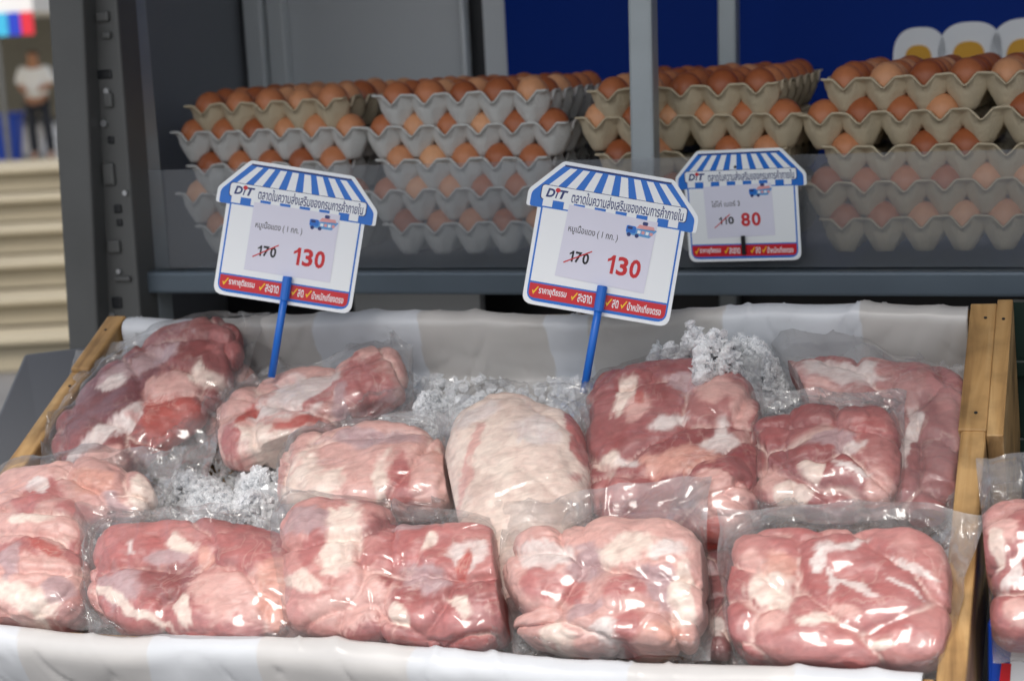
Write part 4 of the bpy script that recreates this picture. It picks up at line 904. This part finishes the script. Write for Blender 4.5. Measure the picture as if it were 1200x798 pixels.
def price_sign(label, px, depth, rot, item, old, new, card, rod=None, face=None, small=False, scale=1.0):
    root = empty('price_sign', at_depth(px, depth)); tag(root, label, 'price sign', 'house shaped price signs')
    x = CR * math.cos(math.radians(rot)) - CU * math.sin(math.radians(rot)) if face is None else face * math.cos(math.radians(rot)) - np.array([0, 0, 1]) * math.sin(math.radians(rot))
    zv = norm(np.cross(x, CU)); yv = norm(np.cross(zv, x)) if face is None else None
    if face is not None:
        yv = norm(TZ * math.cos(math.radians(rot)) + face * math.sin(math.radians(rot)) - TB * 0.06); zv = np.cross(x, yv)
    else:
        zv = norm(np.cross(x, norm(CU * math.cos(math.radians(rot)) + CR * math.sin(math.radians(rot)))));
    yv = np.cross(zv, x)
    root.matrix_world = Matrix(((x[0], yv[0], zv[0], root.location[0]), (x[1], yv[1], zv[1], root.location[1]), (x[2], yv[2], zv[2], root.location[2]), (0, 0, 0, 1)))
    root.scale = (scale,) * 3
    plate('board', house(0), -0.0025, 0, M['sign_white'], root)
    plate('blue_border', house(4), 0.00003, e, M['sign_blue'], root)
    plate('white_panel', rounded([(-77, 26), (77, 26), (77, 109), (-77, 109)], 0), e, 2 * e, M['sign_white'], root)
    plate('red_band', rounded([(-77, 7.5), (77, 7.5), (77, 24), (-77, 24)], [7, 7, 0, 0]), e, 2 * e, M['sign_red'], root)
    # awning stripes and scallops
    for i in range(8):
        t0, t1 = (i + 0.45) / 8.4, (i + 0.98) / 8.4
        f = lambda t, half: -half + 2 * half * t
        plate('awning_stripe', [(f(t0, 84), 133.5), (f(t1, 84), 133.5), (f(t1, 60), 156), (f(t0, 60), 156)], e, 2 * e, M['sign_white'], root)
    plate('ridge_line', rect(-60, 60, 157, 159), e, 2 * e, M['sign_navy'], root)
    for i in range(7):
        xa = -78 + i * 23.6
        plate('scallop', rect(xa, xa + 11, 110, 118), 2 * e, 3 * e, M['sign_white'], root)
        if i < 6: plate('scallop', rounded(rect(xa + 11.2, xa + 23.4, 110, 118), [2, 2, 0, 0]), 2 * e, 3 * e, M['sign_blue'], root)
    plate('panel_edge', rect(-79, 79, 108.4, 109.9), 2 * e, 2.6 * e, M['sign_blue'], root)
    plate('name_strip', rounded(rect(-81, 82, 117.7, 133.5), 4), 3 * e, 4 * e, M['sign_white'], root)
    plate('name_strip_edge', rounded(rect(-82, 83, 117, 134.2), 4), 2 * e, 3 * e - 0.00003, M['sign_navy'], root)
    text_part('logo_lettering', 'D', -76, -66, 125.5, 10, M['sign_navy'], root, 4 * e + 0.00006, shear=0.25, offset=0.04)
    text_part('logo_lettering', 'I', -65.5, -62.5, 124, 7, M['sign_navy'], root, 4 * e + 0.00006, shear=0.2, offset=0.03)
    text_part('logo_lettering', 'T', -61.5, -51.5, 125.5, 10, M['sign_navy'], root, 4 * e + 0.00006, shear=0.25, offset=0.04)
    plate('logo_dot', [(-63.2 + 2.8 * math.cos(t), 129.6 + 2.6 * math.sin(t)) for t in np.linspace(0, 2 * math.pi, 14, endpoint=False)], 4 * e, 4 * e + 0.00008, M['sign_red'], root)
    text_part('name_lettering', 'ตลาดในความส่งเสริมของกรมการค้าภายใน', -47, 79, 125.3, 13.5, M['sign_navy'], root, 4 * e + 0.00006, offset=0.016)
    # card with the price
    cx0, cx1, cy0, cy1, crot = card
    cr_ = math.radians(crot); cm = ((cx0 + cx1) / 2, (cy0 + cy1) / 2)
    co = link(bpy.data.objects.new('price_card', None), root)
    co.location = (cm[0] * SU, cm[1] * SU, 0); co.rotation_euler = (0, 0, cr_); co.empty_display_size = 0.01
    hw, hh = (cx1 - cx0) / 2, (cy1 - cy0) / 2
    plate('paper', rect(-hw, hw, -hh, hh), 3 * e, 4.2 * e, M['paper'], co)
    zt = 4.2 * e + 0.00008
    def number(name, txt, x0, x1, yc, h_, mat):
        w_ = [0.72 if c == '1' else 1.0 for c in txt]; k = (x1 - x0) / sum(w_); x = x0
        for c, q_ in zip(txt, w_):
            if c == '1':
                st = h_ * 0.17; r_ = x + k * q_ * 0.80
                plate(name, [(r_ - st, yc - h_ / 2), (r_, yc - h_ / 2), (r_, yc + h_ / 2), (r_ - st * 0.85, yc + h_ / 2), (r_ - st * 1.5, yc + h_ * 0.34), (r_ - st * 2.3, yc + h_ * 0.26), (r_ - st * 2.3, yc + h_ * 0.10), (r_ - st, yc + h_ * 0.22)], 4.2 * e, zt, mat, co)
            else:
                text_part(name, c, x + k * 0.06, x + k * 0.92, yc, h_, mat, co, zt, offset=0.03)
            x += k * q_
    if small:
        text_part('item_lettering', item, -40, 2, 12, 9, M['ink_black'], co, zt, offset=0.006)
        number('old_price_lettering', old, -32, -8, -13, 11, M['ink_black'])
        number('price_lettering', new, 1, 32, -13, 20, M['ink_red']); p, q = np.array([-38., -23]), np.array([-14., -4])
    else:
        text_part('item_lettering', item, -46, 10, 14, 11, M['ink_black'], co, zt, offset=0.008)
        number('old_price_lettering', old, -39, -16, -15.5, 12.5, M['ink_black'])
        number('price_lettering', new, 4, 43, -15.5, 21, M['ink_red']); p, q = np.array([-44., -24]), np.array([-15., -6])
    d_ = norm(q - p); nn_ = np.array([-d_[1], d_[0]]) * 0.7
    plate('strike_line', [tuple(p - nn_), tuple(q - nn_), tuple(q + nn_), tuple(p + nn_)], zt + 0.0001, zt + 0.0002, M['ink_red'], co)
    ix, iy = 34, 27
    plate('printed_truck', [(ix - 16, iy - 6), (ix + 10, iy - 6), (ix + 17, iy + 3), (ix + 16, iy + 4), (ix - 6, iy + 2), (ix - 16, iy + 3)], 4.2 * e, zt, M['print_sky'], co)
    plate('printed_awning', [(ix - 6, iy + 2.5), (ix + 15, iy + 3), (ix + 13, iy + 7), (ix - 3, iy + 7)], 4.2 * e, zt, M['print_pink'], co)
    plate('printed_cab', rounded(rect(ix - 17, ix - 6, iy - 4, iy + 4), 2), zt, zt + 0.00006, M['sign_blue'], co)
    plate('printed_window', rounded(rect(ix - 15.5, ix - 10, iy, iy + 3), 1), zt + 0.00006, zt + 0.0001, M['sign_navy'], co)
    for k_ in range(4): plate('printed_crate', rect(ix - 4 + k_ * 4.6, ix - 0.6 + k_ * 4.6, iy - 3, iy + 0.5), zt, zt + 0.00006, [M['sign_white'], M['print_pink']][k_ % 2], co)
    for wx in (-13, -4): plate('printed_wheel', [(ix + wx + 2.3 * math.cos(t), iy - 6 + 2.3 * math.sin(t)) for t in np.linspace(0, 2 * math.pi, 12, endpoint=False)], zt, zt + 0.0001, M['sign_navy'], co)
    plate('printed_crest', rounded(rect(ix + 0, ix + 6, iy + 7, iy + 11), 1.5), 4.2 * e, zt, M['sign_navy'], co)
    # the red band's words
    for tx0, tx1, s in ((-66, -35, 'ราคายุติธรรม'), (-22, -6, 'สะอาด'), (17, 24, 'สด'), (34, 72, 'น้ำหนักเที่ยงตรง')):
        text_part('band_lettering', s, tx0, tx1, 15.8, 9.5, M['sign_white'], root, 2 * e + 0.00008, offset=0.018)
        k = tx0 - 7.5
        plate('tick', [(k, 15.5), (k + 1.8, 11.5), (k + 7, 20.5), (k + 5.8, 20.8), (k + 1.9, 14.5), (k + 1.0, 16.4)], 2 * e, 2 * e + 0.0001, M['tick'], root)
    if rod == 'rod':
        g = Geo(); g.tube((3 * SU, 30 * SU, 0.0045), (2 * SU, -88 * SU, 0.0040), 0.0042, 14)
        g.v = [tuple(p) for p in g.v]; o = mesh('rod', g.v, g.f, M['rod'], root, True)
        sock = Geo(); sock.tube((3 * SU, 33 * SU, 0.0045), (3 * SU, 4 * SU, 0.0045), 0.0054, 14); mesh('socket', sock.v, sock.f, M['rod'], root, False, bevel=0.0008)
    elif rod == 'clip':
        g = Geo(); g.box(lambda a, b, c: np.array([a * SU, b * SU, c]), -3, 3, 10, 38, 0.0007, 0.005); mesh('clip', g.v, g.f, M['clip'], root, bevel=0.001)
        plate('hole', [(-6 + 2.2 * math.cos(t), 138 + 2.2 * math.sin(t)) for t in np.linspace(0, 2 * math.pi, 12, endpoint=False)], 2 * e, 3 * e, M['clip'], root)
    return root
price_sign('blue and white house shaped price sign reading 130 on the left rod', (330, 356), 1.955, 8.8, 'หมูเนื้อแดง ( 1 กก. )', '170', '130', (-50.5, 53, 33.5, 114.5, 0.0), rod='rod')
price_sign('blue and white house shaped price sign reading 130 on the rod in the middle', (697, 369), 1.830, 9.6, 'หมูเนื้อแดง ( 1 กก. )', '170', '130', (-50, 51, 34, 114.5, -2.0), rod='rod')
a, z = truck_px((873, 305), 2.075)
price_sign('dimmer house shaped price sign reading 80 clipped in front of the eggs', (873, 306), float((truck(a, 2.075, z) - C0) @ CF), -1.0, 'ไข่ไก่ เบอร์ 3', '110', '80', (-54, 46, 36, 112, 1.5), rod='clip', face=TA, small=True, scale=0.89)

# ------------------------------------------------------------------ right edge: printed box under the outside pack
qb = at_depth((1157, 728), 1.50) - TC; qa, qbb, qz = qb @ TA, qb @ TB, qb[2]
pb = empty('printed_box', truck(qa + 0.12, qbb, qz - 0.35)); tag(pb, 'blue box with white and red print under the pack at the right edge', 'box')
box('side_wall', truck, qa, qa + 0.26, qbb, qbb + 0.16, qz - 0.35, qz, M['blue_plastic'], pb, bevel=0.004)
g = Geo(); g.add([truck(qa + 0.010, qbb - 0.0015, qz - 0.12), truck(qa + 0.026, qbb - 0.0015, qz - 0.12), truck(qa + 0.040, qbb - 0.0015, qz - 0.004), truck(qa + 0.022, qbb - 0.0015, qz - 0.004)], [(0, 1, 2, 3)]); g.build('white_print', M['white_print'], pb)
g = Geo(); g.add([truck(qa + 0.002, qbb - 0.003, qz - 0.12), truck(qa + 0.014, qbb - 0.003, qz - 0.12), truck(qa + 0.020, qbb - 0.003, qz - 0.035), truck(qa + 0.012, qbb - 0.003, qz - 0.035)], [(0, 1, 2, 3)]); g.build('red_print', M['sign_red'], pb)

# ------------------------------------------------------------------ far background on the left
def person_at(feet_px, head_px, dist):
    f = at_depth(feet_px, dist); top = at_depth(head_px, dist); Ht = top[2] - f[2]
    s = Ht / 1.68
    root = empty('person', f); tag(root, 'person in white shirt and dark trousers standing beyond the steps', 'person')
    def skin(name, pts, edges, radii, mat):
        me = bpy.data.meshes.new(name); me.from_pydata([tuple(np.array(p) * s) for p in pts], edges, []); me.update()
        o = link(bpy.data.objects.new(name, me), root); m = o.modifiers.new('skin', 'SKIN'); m.use_smooth_shade = True
        for i, r_ in enumerate(radii): me.skin_vertices[0].data[i].radius = (r_[0] * s, r_[1] * s) if isinstance(r_, tuple) else (r_ * s, r_ * s)
        me.skin_vertices[0].data[0].use_root = True
        sb = o.modifiers.new('sub', 'SUBSURF'); sb.levels = 2; sb.render_levels = 2; me.materials.append(mat); return o
    P = [(0, 0, 0.95), (0, 0, 1.15), (0, 0, 1.38), (0, -0.01, 1.47), (0, -0.03, 1.56), (0, -0.03, 1.64),
         (-0.17, 0, 1.36), (-0.23, -0.02, 1.12), (-0.10, -0.24, 1.05), (0.17, 0, 1.36), (0.23, -0.02, 1.12), (0.10, -0.24, 1.08),
         (-0.10, 0, 0.86), (-0.11, -0.02, 0.48), (-0.11, 0.02, 0.08), (-0.11, -0.13, 0.03), (0.10, 0, 0.86), (0.13, 0, 0.48), (0.14, 0.04, 0.08), (0.14, -0.11, 0.03)]
    E_ = [(0, 1), (1, 2), (2, 3), (3, 4), (4, 5), (2, 6), (6, 7), (7, 8), (2, 9), (9, 10), (10, 11), (0, 12), (12, 13), (13, 14), (14, 15), (0, 16), (16, 17), (17, 18), (18, 19)]
    R_ = [(0.15, 0.11), (0.15, 0.11), (0.16, 0.11), 0.055, 0.095, 0.085, 0.065, 0.05, 0.04, 0.065, 0.05, 0.04, 0.085, 0.06, 0.045, 0.04, 0.085, 0.06, 0.045, 0.04]
    skin('body', P, E_, R_, M['skin'])
    skin('shirt', [(0, 0, 0.90), (0, 0, 1.15), (0, 0, 1.36), (-0.17, 0, 1.36), (-0.24, -0.02, 1.14), (0.17, 0, 1.36), (0.24, -0.02, 1.14)], [(0, 1), (1, 2), (2, 3), (3, 4), (2, 5), (5, 6)],
         [(0.215, 0.16), (0.205, 0.15), (0.20, 0.14), 0.10, 0.09, 0.10, 0.09], M['shirt'])
    skin('trousers', [(0, 0, 0.94), (-0.10, 0, 0.84), (-0.11, -0.02, 0.48), (-0.11, 0.02, 0.10), (0.10, 0, 0.84), (0.13, 0, 0.48), (0.14, 0.04, 0.10)], [(0, 1), (1, 2), (2, 3), (0, 4), (4, 5), (5, 6)],
         [(0.165, 0.13), 0.10, 0.08, 0.075, 0.10, 0.08, 0.075], M['trousers'])
    skin('hair', [(0, 0.03, 1.56), (0, 0.0, 1.67)], [(0, 1)], [0.11, 0.115], M['hair'])
person_at((50, 187), (48, 58), 26.0)
fb = at_depth((12, 190), 27.0); s27 = 27.0 / 2056
bin_ = empty('blue_bin', fb); tag(bin_, 'bright blue plastic bin standing left of the person', 'bin')
g = Geo()
w0, w1, hb = 0.15, 0.22, 0.70
g.add([fb + np.array(p) for p in ((-w0, -w0, 0), (w0, -w0, 0), (w0, w0, 0), (-w0, w0, 0), (-w1, -w1, hb), (w1, -w1, hb), (w1, w1, hb), (-w1, w1, hb))], BOXF); g.build('bucket', M['blue_plastic'], bin_, bevel=0.02)
box('rim', lambda x, y, z: fb + np.array([x, y, z]), -0.24, 0.24, -0.24, 0.24, hb + 0.002, hb + 0.05, M['blue_plastic'], bin_, bevel=0.01)
fs = at_depth((64, 190), 27.5); sack = empty('white_sack', fs); tag(sack, 'white sack standing on the terrace right of the person', 'sack')
v = CSV * np.array([0.16, 0.14, 0.26]); v[:, 2] += 0.26; v += fbm(v * 6, 77, 3)[:, None] * 0.05 * CSV
mesh('bag', v, CSF, M['shirt'], sack, True)
g = Geo(); g.tube((0, 0, 0.48), (0.02, 0, 0.60), 0.03, 8, 0.07); mesh('neck', g.v, g.f, M['shirt'], sack, True)
# market canopy with coloured valance
ca = at_depth((0, 0), 24.0)
cz = at_depth((30, 16), 24.0)[2]; xl, xr = at_depth((-160, 16), 24.0)[0], at_depth((58, 16), 24.0)[0]
can = empty('market_canopy', (xl, 24.0, 0)); tag(can, 'white market canopy with a coloured valance beyond the steps', 'canopy')
box('roof', ID, xl, xr, 23.6, 27.5, cz, cz + 1.4, M['canopy'], can)
names = ['teal', 'teal', 'cyan', 'teal', 'cyan', 'cobalt', 'crimson']
for i in range(12):
    x0 = xr - (i + 1) * 0.17 * 1.0; nm = ['crimson', 'cobalt', 'cyan', 'cyan', 'teal', 'cobalt'][i % 6]
    box('valance_panel', ID, x0 + 0.004, x0 + 0.166, 23.57, 23.59, cz - 0.30, cz - 0.003, M[nm], can)
for px_ in (xl + 0.2, xr - 0.55):
    box('post', ID, px_, px_ + 0.06, 23.62, 23.68, -2.3, cz - 0.005, M['dark_steel'], can)
# shaded market hall further back closes the view behind the person
bh = at_depth((0, 60), 44.0)
hall = empty('market_hall', (-14, 44, -2.4)); tag(hall, 'shaded hall with grey columns far behind the person', 'building')
box('wall', ID, -40, 10, 46, 46.4, -3, 9, M['stone'], hall)
for i in range(14):
    box('column', ID, -30 + i * 2.4, -29.4 + i * 2.4, 43.6, 44.2, -3, 6.0, M['dark_steel'], hall)
box('roof', ID, -40, 10, 38, 46.6, 6.002, 6.5, M['panel_dark'], hall)
